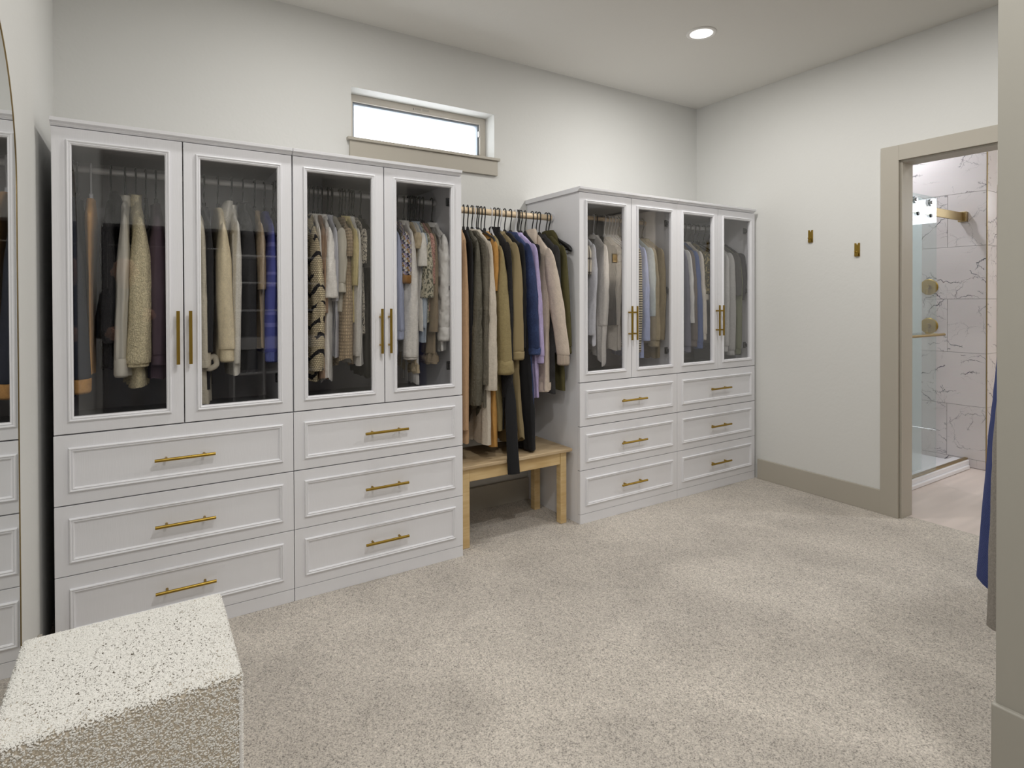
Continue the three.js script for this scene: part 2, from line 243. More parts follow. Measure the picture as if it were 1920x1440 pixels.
function wardrobe(x0, x1, label, opts = {}) {
  const W = x1 - x0, t = thing('wardrobe', label, 'wardrobe', [x0, 0, 0], 0, 'white wardrobes with glass doors');
  const b = FZ - DT - 0.001;                                   // carcass front
  const g = 0.0012, body = [box(g, 0, 0.003, 0.018, YD, b), box(W - 0.018, 0, 0.003, W - g, YD, b)];
  part('side_panel', body[0], whiteM, t); part('side_panel', body[1], whiteM, t);
  part('back_panel', box(0.018, 0.05, 0.003, W - 0.018, YD, 0.009), insideM, t);
  part('top_panel', box(0.018, YD - 0.02, 0.009, W - 0.018, YD - 0.0005, b), insideM, t);
  part('shelf', box(0.018, Y1 - 0.016, 0.009, W - 0.018, Y1 + 0.004, b - 0.002), insideM, t);
  // crown: a flat board with a stepped front edge, sawn square at the ends
  const e0 = opts.endL ?? g, e1 = opts.endR ?? g;
  const cs = new THREE.Shape([[0, 0], [FZ - 0.003, 0], [FZ + 0.001, 0.003], [FZ + 0.006, 0.006], [FZ + 0.0065, 0.0095], [FZ + 0.019, 0.013], [FZ + 0.02, YC - YD - 0.001], [FZ + 0.018, YC - YD], [0, YC - YD]].map((p) => new THREE.Vector2(...p)));
  const crown = new THREE.ExtrudeGeometry(cs, { depth: W - e0 - e1, bevelEnabled: false }); crown.rotateY(-Math.PI / 2); crown.translate(W - e1, YD, 0.002); part('crown', boxUV(crown), whiteM, t);
  part('plinth', box(g, 0, FZ - 0.02, W - g, YK, FZ - 0.0005, 0.001), whiteM, t);
  const rail = cyl(0.0125, [0.02, 1.76, 0.268], [W - 0.02, 1.76, 0.268], 24); part('hanging_rail', rail, opts.woodRail ? rodWoodM : chromeRailM, t);
  for (let k = 0; k < 2; k++) {
    const d = part('door', G.door, whiteM, t); d.position.set(k ? W / 2 + 0.002 : W / 2 - 0.002 - DOOR_W, Y1 + 0.0025, FZ - DT);
    part('moulding', G.doorMould, whiteM, d); part('glass_pane', G.glass, smokeGlassM, d);
    const h = part('handle', G.handle, brassM, d); h.position.set(k ? 0.0185 : DOOR_W - 0.0185, 1.0135 - Y1, DT);
    for (const hy of [0.12, 0.5, 0.92]) { const q = part('hinge', G.hinge, hingeM, d); q.position.set(k ? DOOR_W - 0.06 : 0.038, hy, -0.032); }
  }
  const dg = drawerGeo(W - 2 * g);
  [Y2, Y3, YK].forEach((y) => {
    const d = part('drawer', dg.front, whiteM, t); d.position.set(g, y + 0.002, FZ - DT);
    part('moulding', dg.mould, whiteM, d);
    const h = part('handle', G.handle, brassM, d); h.rotation.z = -Math.PI / 2; h.position.set(W / 2 - 0.1, 0.121, DT);
  });
  return t;
}
const chromeRailM = mat('#d9d9da', 0.35, { metalness: 0.2 });
const UNITS = [[0.0277, 0.8173], [0.8173, 1.6082], [2.3412, 3.1258], [3.1258, 3.9126]];
wardrobe(...UNITS[0], 'white two-door glass wardrobe standing in the left corner beside the mirror', { endL: 0 });
wardrobe(...UNITS[1], 'white two-door glass wardrobe with its open side at the left end of the wooden bench', { endR: 0.008 });
wardrobe(...UNITS[2], 'white two-door glass wardrobe with a bare side panel right of the wooden bench', { woodRail: true, endL: -0.012 });
wardrobe(...UNITS[3], 'white two-door glass wardrobe standing in the far right corner', { endR: 0.012 });

// ---------------------------------------------------------------- hanging rod and bench in the niche
const ROD_Y = 1.739, ROD_Z = 0.266;
{
  const t = thing('hanging_rod', 'round pale wooden hanging rod between the two white wardrobe pairs', 'clothes rod', [1.609, ROD_Y, ROD_Z]);
  const g = new THREE.CylinderGeometry(0.0175, 0.0175, 0.729, 32); g.rotateZ(Math.PI / 2); g.translate(0.366, 0, 0); { const p = g.attributes.position, uv = g.attributes.uv; for (let i = 0; i < p.count; i++) uv.setXY(i, p.getX(i), Math.atan2(p.getY(i), p.getZ(i)) * 0.0175); } part('rod', g, rodWoodM, t);
  for (const x of [0.001, 0.722]) { const f = new THREE.CylinderGeometry(0.026, 0.026, 0.01, 32); f.rotateZ(Math.PI / 2); f.translate(x + 0.005, 0, 0); part('flange', f, hangerWhiteM, t); }
}
{
  const t = thing('bench', 'small plain pine bench standing in the niche below the hanging clothes', 'bench', [1.97, 0, 0.31]);
  const at = (x) => x - 1.97, az = (z) => z - 0.31;
  part('seat', box(at(1.613), 0.402, az(0.125), at(2.325), 0.42, az(0.478), 0.004), pineTopM, t);
  for (const [x0, z0] of [[1.64, 0.417], [2.257, 0.417], [1.64, 0.16], [2.257, 0.16]]) part('leg', box(at(x0), 0, az(z0), at(x0 + 0.041), 0.4015, az(z0 + 0.041), 0.003), pineM, t);
  part('front_rail', box(at(1.6815), 0.334, az(0.434), at(2.2565), 0.4015, az(0.455), 0.002), pineM, t);
  part('back_rail', box(at(1.6815), 0.334, az(0.163), at(2.2565), 0.4015, az(0.184), 0.002), pineM, t);
  for (const x of [1.65, 2.267]) part('side_rail', box(at(x), 0.334, az(0.2015), at(x + 0.02), 0.4015, az(0.4165), 0.002), pineM, t);
}

// ---------------------------------------------------------------- hangers and garments
function grow(rows, cols, at, wrapU = true) {      // a grid surface: at(i, j) -> [x, y, z, u, v]
  const pos = [], uv = [], idx = [];
  for (let i = 0; i < rows; i++) for (let j = 0; j < cols; j++) { const p = at(i, j); pos.push(p[0], p[1], p[2]); uv.push(p[3], p[4]); }
  for (let i = 0; i < rows - 1; i++) for (let j = 0; j < cols - 1; j++) { const a = i * cols + j, b = a + 1, c = a + cols, d = c + 1; idx.push(a, c, b, b, c, d); }
  const g = new THREE.BufferGeometry(); g.setAttribute('position', new THREE.Float32BufferAttribute(pos, 3)); g.setAttribute('uv', new THREE.Float32BufferAttribute(uv, 2)); g.setIndex(idx); g.computeVertexNormals();
  if (wrapU) { const n = g.attributes.normal; for (let i = 0; i < rows; i++) { const a = i * cols, b = a + cols - 1, v = new THREE.Vector3(n.getX(a) + n.getX(b), n.getY(a) + n.getY(b), n.getZ(a) + n.getZ(b)).normalize(); n.setXYZ(a, v.x, v.y, v.z); n.setXYZ(b, v.x, v.y, v.z); } }
  return g;
}
// body: hangs below (0, 0) = the neck; w = half shoulder width, slope = drop of the shoulders, len = length, d = half thickness
function bodyShape({ w, nk = 0.065, slope = 0.085, len, d = 0.022, hemW = 0.95, hemD = 1.15, fold = 0.012, tail = 0, seed = 1, folds = 7, waist = 0.92, sway = 0 }) {
  const NS = 12, NB = 34, N = NS + NB + 3, M = 57;
  return grow(N, M, (i, j) => {
    let y, W, T, inner = 1; const k = Math.min(i, NS + NB - 1);
    if (k < NS) { const q = k / (NS - 1); y = -slope * q; W = nk + (w - nk) * Math.pow(q, 0.92); T = lerp(0.014, d * 0.85, smooth(0, 1, q)); }
    else { const q = (k - NS + 1) / NB; y = -slope - (len - slope) * q; W = w * lerp(lerp(1, waist, smooth(0, 0.22, q)), hemW, smooth(0.25, 1, q)); T = d * lerp(0.85, hemD, smooth(0, 0.5, q)); }
    if (i > k) { inner = 1 - 0.16 * Math.min(1, (i - k) * 0.7); y += 0.02 * (i - k - 1); }
    const a = -Math.PI / 2 + (j / (M - 1)) * Math.PI * 2, c = Math.cos(a), s = Math.sin(a);
    let x = Math.sign(c) * Math.pow(Math.abs(c), 0.75) * T * inner, z = Math.sign(s) * Math.pow(Math.abs(s), 0.85) * W * (i > k ? 0.99 : 1);
    const drop = smooth(0.05, len * 0.8, -y), zz = z / w;
    const f = noise(zz * folds * 0.5, y * 0.9, seed * 3.1) + 0.5 * noise(zz * folds, y * 1.6, seed * 5.3);
    const puff = noise(zz * folds * 0.8, y * 1.2, seed * 7.7 + (c > 0 ? 3 : 0));
    x += fold * f * (0.25 + drop) * 1.6 + Math.sign(c) * fold * 0.9 * puff * drop * Math.abs(c) + fold * 0.35 * noise(zz * 5, y * 9, seed) * Math.sign(c);
    if (k >= NS) { const t = (k - NS + 1) / NB; x += sway * t; y += tail * t * t * (zz * zz - 0.5) + 0.012 * t * noise(zz * 4, seed * 2.2, c * 0.6); }
    return [x, y, z, (j / (M - 1)) * (2 * w + 0.05) * 2, y];
  });
}
// a hanging sleeve: from p to q (both [x, y, z]), bowed by b at mid length
function sleeveShape({ p, q, b = [0, 0], r0, r1, flat0, flat1, seed = 1, wrinkle = 0.1, cut = 0, rows = 40, cols = 29 }) {
  const len = Math.hypot(q[0] - p[0], q[1] - p[1], q[2] - p[2]);
  return grow(rows + 3, cols, (i, j) => {
    const k = Math.min(i, rows - 1), t = Math.pow(k / (rows - 1), 1.25), e = 4 * t * (1 - t);
    const cx = lerp(p[0], q[0], t) + b[0] * e, cz = lerp(p[2], q[2], Math.pow(t, 0.8)) + b[1] * e; let y = lerp(p[1], q[1], t);
    const cap = t < 0.12 ? Math.sqrt(Math.max(0.004, 1 - (1 - t / 0.12) ** 2)) : 1;
    let rx = lerp(flat0, flat1, t) * cap * (0.5 + 0.5 * smooth(0, 0.34, t)), rz = lerp(r0, r1, t) * (0.35 + 0.65 * cap);
    if (i > k) { rx *= 0.8; rz *= 0.86; y += 0.014 * (i - k - 1); }
    const a = -Math.PI / 2 + (j / (cols - 1)) * Math.PI * 2, c = Math.cos(a), s = Math.sin(a);
    const bend = Math.exp(-(((t - 0.52) / 0.2) ** 2)), n1 = noise(c * 1.3 + seed, t * len * 5, s * 1.3), n2 = noise(c * 1.1 + s * 0.8, t * len * 16 + c * 2.2, seed * 4.4), n3 = noise(c * 2.6, t * len * 2.2, s * 2.6 + seed * 3);
    const m = 1 + wrinkle * (1.5 * n1 + (0.5 + 1.3 * bend) * n2 + 1.3 * n3) * cap;
    if (cut) y += cut * t * t * t * s;
    return [cx + rx * c * m, y, cz + rz * s * m, (j / (cols - 1)) * Math.PI * 2 * 0.055, y];
  });
}
function cuffShape(x, y, z, rx, rz, h, flare = 0, seed = 1) {
  const rows = 9, cols = 33;
  return grow(rows, cols, (i, j) => { const t = i / (rows - 1), in_ = i >= rows - 2 ? 0.86 : i === 0 ? 0.9 : 1, a = (j / (cols - 1)) * Math.PI * 2; const m = in_ * (1 + flare * t) * (1 + 0.05 * noise(Math.cos(a) * 2, t * 2, Math.sin(a) * 2 + seed)); const yy = y - h * Math.min(1, t * 1.14) + (i === rows - 1 ? 0.012 : 0); return [x + rx * Math.cos(a) * m, yy, z + rz * Math.sin(a) * m, a * 0.045, yy]; });
}
function collarShape(h, rx, rz, fall) {            // a stand collar that folds over when fall > 0
  const rows = 10, cols = 37;
  return grow(rows, cols, (i, j) => { const t = i / (rows - 1), a = (j / (cols - 1)) * Math.PI * 2, up = t < 0.5 ? t * 2 : 1 - (t - 0.5) * 2 * fall, out = t < 0.5 ? 0 : (t - 0.5) * 2 * 0.014 * (fall > 0 ? 1 : 0.2); return [(rx + out) * Math.cos(a) * (1 + 0.1 * noise(a, t)), -0.012 + h * up - 0.012 * Math.abs(Math.sin(a)), (rz + out) * Math.sin(a), a * 0.06, h * t]; });
}
function hoodShape(side, seed, wz = 0.105, hy = 0.2) {    // a hood hanging down the back of the neck
  const rows = 18, cols = 33;
  return grow(rows, cols, (i, j) => { const t = i / (rows - 1), a = (j / (cols - 1)) * Math.PI * 2, r = Math.sin(Math.PI * clamp(0.12 + 0.88 * t)) ** 0.6, y = 0.035 - hy * t; const wr = 1 + 0.12 * noise(Math.cos(a) * 2 + seed, t * 5, Math.sin(a) * 2); return [side * 0.012 + 0.03 * r * Math.cos(a) * wr + side * 0.016 * Math.sin(Math.PI * t), y, wz * (1 - 0.55 * t * t) * Math.max(r, 0.02) * Math.sin(a) * wr, a * 0.07, y]; });
}
const NECK = 0.118;                                    // neck below the rod's axis
const hangerGeo = (() => {
  const R = 0.0185, pts = [[0, -0.002, -0.0225]];
  for (let k = 0; k <= 10; k++) { const a = Math.PI - (k / 10) * Math.PI * 1.08; pts.push([0, 0.003 + Math.sin(a) * (R + 0.002), Math.cos(a) * R]); }
  pts.push([0, -0.03, 0.015], [0, -0.055, 0.005], [0, -0.075, 0.0005], [0, -0.105, 0]);
  const hook = tube(pts, 0.0033, 60, 8);
  const w = 0.178, bar = merge([tube([[0, -0.1, -0.012], [0, -0.122, -0.03], [0, -0.17, -w * 0.6], [0, -0.217, -w]], 0.0048, 20, 8), tube([[0, -0.1, 0.012], [0, -0.122, 0.03], [0, -0.17, w * 0.6], [0, -0.217, w]], 0.0048, 20, 8), tube([[0, -0.217, -w], [0, -0.225, -w + 0.015], [0, -0.225, w - 0.015], [0, -0.217, w]], 0.0045, 24, 8), cyl(0.007, [0, -0.093, 0], [0, -0.112, 0], 10), box(-0.004, -0.121, -0.02, 0.004, -0.102, 0.02, 0.002)]);
  return { hook, bar };
})();
function hanger(xh, yaw, rodY, rodZ, label, white = false, lean = 0) {
  const t = thing('clothes_hanger', label, 'hanger', [xh, rodY, rodZ], yaw, 'clothes hangers'); t.rotation.order = 'YXZ'; t.rotation.z = lean; const m = white ? hangerWhiteM : blackM;
  part('hook', hangerGeo.hook, m, t); part('shoulder_bar', hangerGeo.bar, m, t); return t;
}
let garmentSeed = 0;
// o: name, desc, cat, xh (hook), xs (front shoulder), hem (height of the hem), mat, and the options read below
function garment(o, P) {
  garmentSeed += 1; const seed = o.seed ?? garmentSeed, w = o.w ?? 0.19, yaw = Math.asin(clamp((o.xs - o.xh) / w, -0.75, 0.75)), ny = P.rodY - NECK + (o.dy ?? 0), m = o.mat;
  const t = thing(o.name, `${o.desc} ${P.where}`, o.cat, [o.xh, o.hem, P.rodZ], yaw + (P.turn ?? 0), P.group);
  const Y = (g) => { g.translate(0, ny - o.hem, 0); return g; };
  const d = o.d ?? 0.02, slope = o.slope ?? 0.08;
  part('body', Y(bodyShape({ w, len: ny - o.hem, d, slope, nk: o.nk, hemW: o.hemW, hemD: o.hemD, fold: o.fold, tail: o.tail, seed, folds: o.folds, waist: o.waist, sway: o.sway })), m, t);
  if (o.slv !== undefined) {
    const r0 = o.r0 ?? 0.06, r1 = o.r1 ?? 0.04, f0 = o.f0 ?? d + 0.008, f1 = o.f1 ?? 0.026, dx = o.dx ?? 0, dz = o.dz ?? 0.005, cuffH = o.cuff ? (o.cuffH ?? 0.05) : 0;
    for (const s of [1, -1]) {
      const q = [s > 0 ? dx : dx * 0.3, o.slv - ny + cuffH, s * (w - 0.02 + (s > 0 ? dz : 0))];
      part('sleeve', Y(sleeveShape({ p: [0, -slope + 0.016, s * (w - 0.03)], q, b: s > 0 ? (o.bow ?? [0, 0.008]) : [0, 0], r0, r1, flat0: f0, flat1: f1, seed: seed + (s > 0 ? 0 : 50), wrinkle: o.wrinkle ?? 0.09, cut: s > 0 ? o.cut : 0, rows: s > 0 ? 44 : 18, cols: s > 0 ? 33 : 15 })), m, t);
      if (o.cuff && s > 0) part('cuff', Y(cuffShape(q[0], q[1] + 0.006, q[2], f1 * (o.cuffK ?? 0.92), r1 * (o.cuffK ?? 0.92), cuffH, o.cuffFlare ?? 0, seed)), o.cuff === true ? m : o.cuff, t);
    }
  }
  if (o.collar) part('collar', Y(collarShape(o.collarH ?? 0.032, 0.02, 0.066, o.collar === 'stand' ? 0 : 0.9)), o.collarM ?? m, t);
  if (o.hood) part('hood', Y(hoodShape(o.hood, seed)), m, t);
  if (o.band) part('hem_band', Y((() => { const g = bodyShape({ w: w * (o.hemW ?? 0.95) * 1.005, nk: w * (o.hemW ?? 0.95), slope: 0.001, len: 0.055, d: d * 1.25, fold: o.fold ?? 0.012, seed, waist: 1, hemW: 0.97, hemD: 1 }); g.translate(0, -(ny - o.hem) + 0.05, 0); return g; })()), o.band === true ? m : o.band, t);
  if (o.ruffle) part('ruffle', Y((() => { const g = bodyShape({ w: w * (o.hemW ?? 0.95) * 0.98, nk: w * (o.hemW ?? 0.95) * 0.9, slope: 0.004, len: o.ruffle, d: d * 1.2, fold: 0.013, folds: 16, seed: seed + 9, waist: 1.03, hemW: 1.1, hemD: 1.5 }); g.translate(0, -(ny - o.hem) + 0.01, 0); return g; })()), o.ruffleM ?? m, t);
  if (o.extra) o.extra(t, ny - o.hem, ny);
  const tag = `${o.white ? 'white' : 'black'} hanger of the ${o.desc}`; hanger(o.xh, yaw + (P.turn ?? 0), P.rodY, P.rodZ, `${tag} ${P.where}`.split(' ').length > 16 ? tag : `${tag} ${P.where}`, o.white);
  return t;
}
const A1 = { rodY: 1.762, rodZ: 0.268, where: 'behind the leftmost glass door', group: 'clothes behind the leftmost glass door' };
const A2 = { rodY: 1.762, rodZ: 0.268, where: 'behind the second glass door', group: 'clothes behind the second glass door' };
const A3 = { rodY: 1.762, rodZ: 0.268, where: 'behind the third glass door', group: 'clothes behind the third glass door' };
const A4 = { rodY: 1.762, rodZ: 0.268, where: 'behind the fourth glass door', group: 'clothes behind the fourth glass door' };
const A5 = { rodY: 1.762, rodZ: 0.268, where: 'behind the fifth glass door', group: 'clothes behind the fifth glass door' };
const A6 = { rodY: 1.762, rodZ: 0.268, where: 'behind the sixth glass door', group: 'clothes behind the sixth glass door' };
const A7 = { rodY: 1.762, rodZ: 0.268, where: 'behind the seventh glass door', group: 'clothes behind the seventh glass door' };
const A8 = { rodY: 1.762, rodZ: 0.268, where: 'behind the rightmost glass door', group: 'clothes behind the rightmost glass door' };
const NI = { rodY: ROD_Y + 0.004, rodZ: ROD_Z, where: 'on the open wooden rod', group: 'clothes on the open wooden rod' };

// --- leftmost door
const tanM = fabric('plain', '#c4955a'), navyM = fabric('plain', '#2c313d');
garment({ name: 'jacket', desc: 'navy jacket with tan cuff', cat: 'jacket', xh: 0.083, xs: 0.078, hem: 0.97, mat: navyM, d: 0.018, slv: 0.915, dx: 0.022, r1: 0.05, f0: 0.022, f1: 0.032, cuff: tanM, cuffH: 0.06, cuffK: 1, wrinkle: 0.04 }, A1);
garment({ name: 'coat', desc: 'tan open-front coat', cat: 'coat', xh: 0.126, xs: 0.13, hem: 0.985, mat: tanM, d: 0.021, hemD: 0.5, fold: 0.004, white: true, slope: 0.075 }, A1);
garment({ name: 'hoodie', desc: 'charcoal hoodie', cat: 'hoodie', xh: 0.19, xs: 0.182, hem: 1.0, mat: fabric('fleece', '#2a292b'), d: 0.018, slv: 1.1, f1: 0.02, hood: 1 }, A1);
garment({ name: 'sweater', desc: 'off-white knit sweater', cat: 'sweater', xh: 0.236, xs: 0.236, hem: 0.97, mat: fabric('knit', '#f0ecdf'), d: 0.016, slv: 0.965, dx: -0.014, f0: 0.02, f1: 0.021, r1: 0.04, cuff: true, cuffH: 0.07, cuffK: 1.12, collar: 'stand', collarH: 0.045, wrinkle: 0.12 }, A1);
garment({ name: 'fleece_jacket', desc: 'cream sherpa fleece jacket with gathered cuff', cat: 'jacket', xh: 0.271, xs: 0.283, hem: 0.925, mat: fabric('fleece', '#eee2bd'), d: 0.026, slv: 1.0, dx: -0.008, bow: [0.004, 0.012], f0: 0.032, f1: 0.042, r0: 0.065, r1: 0.05, cuff: true, cuffH: 0.022, cuffK: 0.86, wrinkle: 0.08, collar: 'stand', collarH: 0.05, dz: 0.012 }, A1);
garment({ name: 'sweater', desc: 'mauve sweater', cat: 'sweater', xh: 0.34, xs: 0.342, hem: 0.955, mat: fabric('knit', '#63525d'), d: 0.024, slv: 1.0, f1: 0.028, cuff: true }, A1);
hanger(0.305, 0.05, A1.rodY, A1.rodZ, 'bare black hanger between the cream fleece and the mauve sweater');
// --- second door
garment({ name: 'jacket', desc: 'ecru wrap jacket with a loose belt loop', cat: 'jacket', xh: 0.475, xs: 0.482, hem: 0.84, mat: fabric('linen', '#d8d0bc'), d: 0.03, hemD: 1.5, slv: 0.99, dx: 0.012, f1: 0.026, wrinkle: 0.06,
  extra: (t, ny) => { const b = tube([[0.0, 1.0 - 0.84, 0.17], [0.03, 0.985 - 0.84, 0.2], [0.055, 1.0 - 0.84, 0.2], [0.05, 1.03 - 0.84, 0.18], [0.02, 1.02 - 0.84, 0.19]], 0.011, 40, 8); b.scale(1, 1, 1); part('belt_loop', b, fabric('linen', '#d8d0bc'), t); } }, A2);
garment({ name: 'shirt', desc: 'black shirt', cat: 'shirt', xh: 0.514, xs: 0.512, hem: 0.9, mat: fabric('plain', '#232325'), d: 0.014, slv: 1.05, f1: 0.016 }, A2);
garment({ name: 'sweatshirt', desc: 'cream drop-shoulder sweatshirt', cat: 'sweatshirt', xh: 0.566, xs: 0.566, hem: 1.02, mat: fabric('plain', '#eddfbd'), d: 0.022, slv: 1.0, dx: 0.012, bow: [-0.004, 0.012], f0: 0.028, f1: 0.034, r0: 0.06, r1: 0.045, cuff: true, cuffH: 0.06, cuffK: 0.82, wrinkle: 0.05, slope: 0.09 }, A2);
garment({ name: 'hoodie', desc: 'oatmeal hoodie', cat: 'hoodie', xh: 0.619, xs: 0.618, hem: 0.95, mat: fabric('heather', '#efebdf'), d: 0.016, slv: 1.0, dx: -0.006, f0: 0.022, f1: 0.014, r1: 0.03, hood: -1, collar: 'stand', collarH: 0.04 }, A2);
garment({ name: 'hoodie', desc: 'wide charcoal hoodie', cat: 'hoodie', xh: 0.664, xs: 0.66, hem: 0.955, mat: fabric('heather', '#343436'), d: 0.03, hemD: 1.25, slv: 1.05, dz: -0.03, f1: 0.03, hood: 1, collar: 'stand', collarH: 0.05 }, A2);
garment({ name: 'blouse', desc: 'beige short-sleeved blouse', cat: 'blouse', xh: 0.712, xs: 0.705, hem: 1.05, mat: fabric('linen', '#a89478'), d: 0.012, slv: 1.3, f0: 0.02, f1: 0.016, dx: 0.004 }, A2);
garment({ name: 'hoodie', desc: 'periwinkle blue hoodie with white sleeve bands', cat: 'hoodie', xh: 0.752, xs: 0.751, hem: 1.03, mat: fabric('bands', '#8792dd'), d: 0.02, slv: 0.99, f0: 0.026, f1: 0.028, cuff: fabric('rib', '#7480c8'), cuffH: 0.05, dx: -0.004 }, A2);
hanger(0.787, 0, A2.rodY, A2.rodZ, 'bare black hanger right of the blue hoodie, against the panel');
// --- third door
const whiteLinen = fabric('linen', '#f3f0e9');
garment({ name: 'cardigan', desc: 'chunky cream cardigan with black bands', cat: 'cardigan', xh: 0.945, xs: 0.918, hem: 0.9, mat: fabric('chunky', '#efe8d6'), d: 0.028, slv: 0.95, dx: 0.012, bow: [0.012, 0.012], f0: 0.03, f1: 0.03, r0: 0.07, r1: 0.055, wrinkle: 0.1 }, A3);
garment({ name: 'shirt', desc: 'white shirt with a narrow cuff', cat: 'shirt', xh: 0.965, xs: 0.942, hem: 1.0, mat: fabric('plain', '#dedad0'), d: 0.012, slv: 1.01, f0: 0.02, f1: 0.017, cuff: true, collar: 'fold', dz: -0.03, dx: 0.004 }, A3);
garment({ name: 'dress', desc: 'peach pleated top', cat: 'dress', xh: 0.985, xs: 0.962, hem: 0.905, mat: fabric('pleat', '#cfae92'), d: 0.012, hemD: 2.0, slv: 1.2, f0: 0.016, f1: 0.02 }, A3);
garment({ name: 'shirt', desc: 'white linen shirt with wide elbow sleeve', cat: 'shirt', xh: 1.003, xs: 0.985, hem: 0.895, mat: whiteLinen, d: 0.018, hemD: 1.3, slv: 1.265, f0: 0.026, f1: 0.042, r0: 0.06, r1: 0.06, dx: 0.002, collar: 'fold', fold: 0.016, wrinkle: 0.12, tail: 0.03 }, A3);
garment({ name: 'shirt', desc: 'narrow navy striped shirt', cat: 'shirt', xh: 1.03, xs: 1.013, hem: 1.0, mat: fabric('thinstripe', '#e6e6ea'), d: 0.01, slv: 1.25, f0: 0.016, f1: 0.014, collar: 'fold' }, A3);
garment({ name: 'sweater', desc: 'ivory knit sweater with gathered sleeve', cat: 'sweater', xh: 1.05, xs: 1.043, hem: 1.2, mat: fabric('knit', '#e2dcca'), d: 0.018, slv: 1.28, f0: 0.026, f1: 0.02, cuff: true, cuffFlare: 0.3, wrinkle: 0.12, dx: -0.005 }, A3);
garment({ name: 'dress', desc: 'beige gauze tunic flaring to the hem', cat: 'dress', xh: 1.085, xs: 1.073, hem: 0.965, mat: fabric('gauze', '#cbb493'), d: 0.016, hemD: 2.6, slv: 1.45, f0: 0.022, f1: 0.02, fold: 0.014, tail: 0.04, waist: 0.95, hemW: 1.12 }, A3);
garment({ name: 'blouse', desc: 'pale yellow eyelet blouse', cat: 'blouse', xh: 1.112, xs: 1.1, hem: 1.15, mat: fabric('linen', '#d3c48e'), d: 0.01, slv: 1.32, f0: 0.015, f1: 0.013, collar: 'fold' }, A3);
garment({ name: 'shirt', desc: 'long white linen shirt', cat: 'shirt', xh: 1.13, xs: 1.117, hem: 0.96, mat: fabric('linen', '#dfdcd4'), d: 0.015, hemD: 1.5, slv: 1.0, f0: 0.02, f1: 0.022, collar: 'fold', fold: 0.016, dz: -0.03 }, A3);
garment({ name: 'blouse', desc: 'white lace blouse', cat: 'blouse', xh: 1.153, xs: 1.143, hem: 1.1, mat: fabric('lace', '#dedad2'), d: 0.01, slv: 1.42, f0: 0.016, f1: 0.015 }, A3);
garment({ name: 'coat', desc: 'dark olive coat', cat: 'coat', xh: 1.186, xs: 1.17, hem: 0.9, mat: fabric('plain', '#3a3832'), d: 0.018, slv: 1.4, f0: 0.026, f1: 0.03, r1: 0.06 }, A3);
[[1.047, 'left'], [1.098, 'middle'], [1.142, 'right']].forEach(([x, w]) => hanger(x, -0.08, A3.rodY, A3.rodZ, `bare black hanger, ${w} of three behind the third glass door`));
// --- fourth door
garment({ name: 'shirt', desc: 'pale blue striped shirt', cat: 'shirt', xh: 1.325, xs: 1.3, hem: 1.0, mat: fabric('palestripe', '#b3bcd6'), d: 0.02, slv: 1.06, f0: 0.026, f1: 0.026, cuff: true, collar: 'fold', dx: 0.01 }, A4);
const crochetM = fabric('crochet', '#ffffff');
garment({ name: 'crochet_top', desc: 'crochet top with scallop pattern and mustard edge', cat: 'top', xh: 1.372, xs: 1.343, hem: 1.2, mat: crochetM, d: 0.016, slv: 1.325, f0: 0.027, f1: 0.034, r0: 0.06, r1: 0.065, cuff: fabric('knit', '#9c6f38'), cuffH: 0.045, cuffK: 1.02, dx: -0.006, wrinkle: 0.05 }, A4);
garment({ name: 'blouse', desc: 'white blouse with full gathered sleeve', cat: 'blouse', xh: 1.41, xs: 1.376, hem: 1.0, mat: fabric('linen', '#e9e6df'), d: 0.018, slv: 0.965, f0: 0.024, f1: 0.038, r1: 0.05, cuff: true, cuffH: 0.02, cuffK: 0.85, collar: 'fold', wrinkle: 0.12, dx: -0.008 }, A4);
garment({ name: 'dress', desc: 'beige dress with ruffled hem', cat: 'dress', xh: 1.435, xs: 1.405, hem: 0.95, mat: fabric('linen', '#c3b394'), d: 0.012, slv: 1.5, f0: 0.018, f1: 0.016, ruffle: 0.06 }, A4);
garment({ name: 'dress', desc: 'long white pinstriped dress', cat: 'dress', xh: 1.445, xs: 1.412, hem: 0.85, mat: fabric('palestripe', '#e2e0da'), d: 0.013, hemD: 1.6 }, A4);
garment({ name: 'shirt', desc: 'white short-sleeved tee', cat: 'shirt', xh: 1.458, xs: 1.43, hem: 1.1, mat: fabric('plain', '#e6e3da'), d: 0.012, slv: 1.415, f0: 0.02, f1: 0.026, r1: 0.06 }, A4);
garment({ name: 'shirt', desc: 'light blue chambray shirt', cat: 'shirt', xh: 1.468, xs: 1.444, hem: 1.05, mat: fabric('plain', '#b5c2cf'), d: 0.01, slv: 1.12, f0: 0.016, f1: 0.016, collar: 'fold', dz: -0.03 }, A4);
garment({ name: 'blouse', desc: 'grey floral blouse with puffed sleeve', cat: 'blouse', xh: 1.478, xs: 1.456, hem: 1.15, mat: fabric('floral', '#dedcd2'), d: 0.012, slv: 1.265, f0: 0.018, f1: 0.032, r1: 0.055, wrinkle: 0.13 }, A4);
garment({ name: 'blouse', desc: 'pink speckled blouse', cat: 'blouse', xh: 1.494, xs: 1.472, hem: 1.2, mat: fabric('speckle', '#f2ece8'), d: 0.016, slv: 1.36, f0: 0.024, f1: 0.026, r1: 0.05, cut: -0.03 }, A4);
garment({ name: 'dress', desc: 'brown dress with ruffled hem', cat: 'dress', xh: 1.515, xs: 1.49, hem: 0.99, mat: fabric('plain', '#8f8069'), d: 0.015, slv: 1.1, f0: 0.02, f1: 0.02, ruffle: 0.06 }, A4);
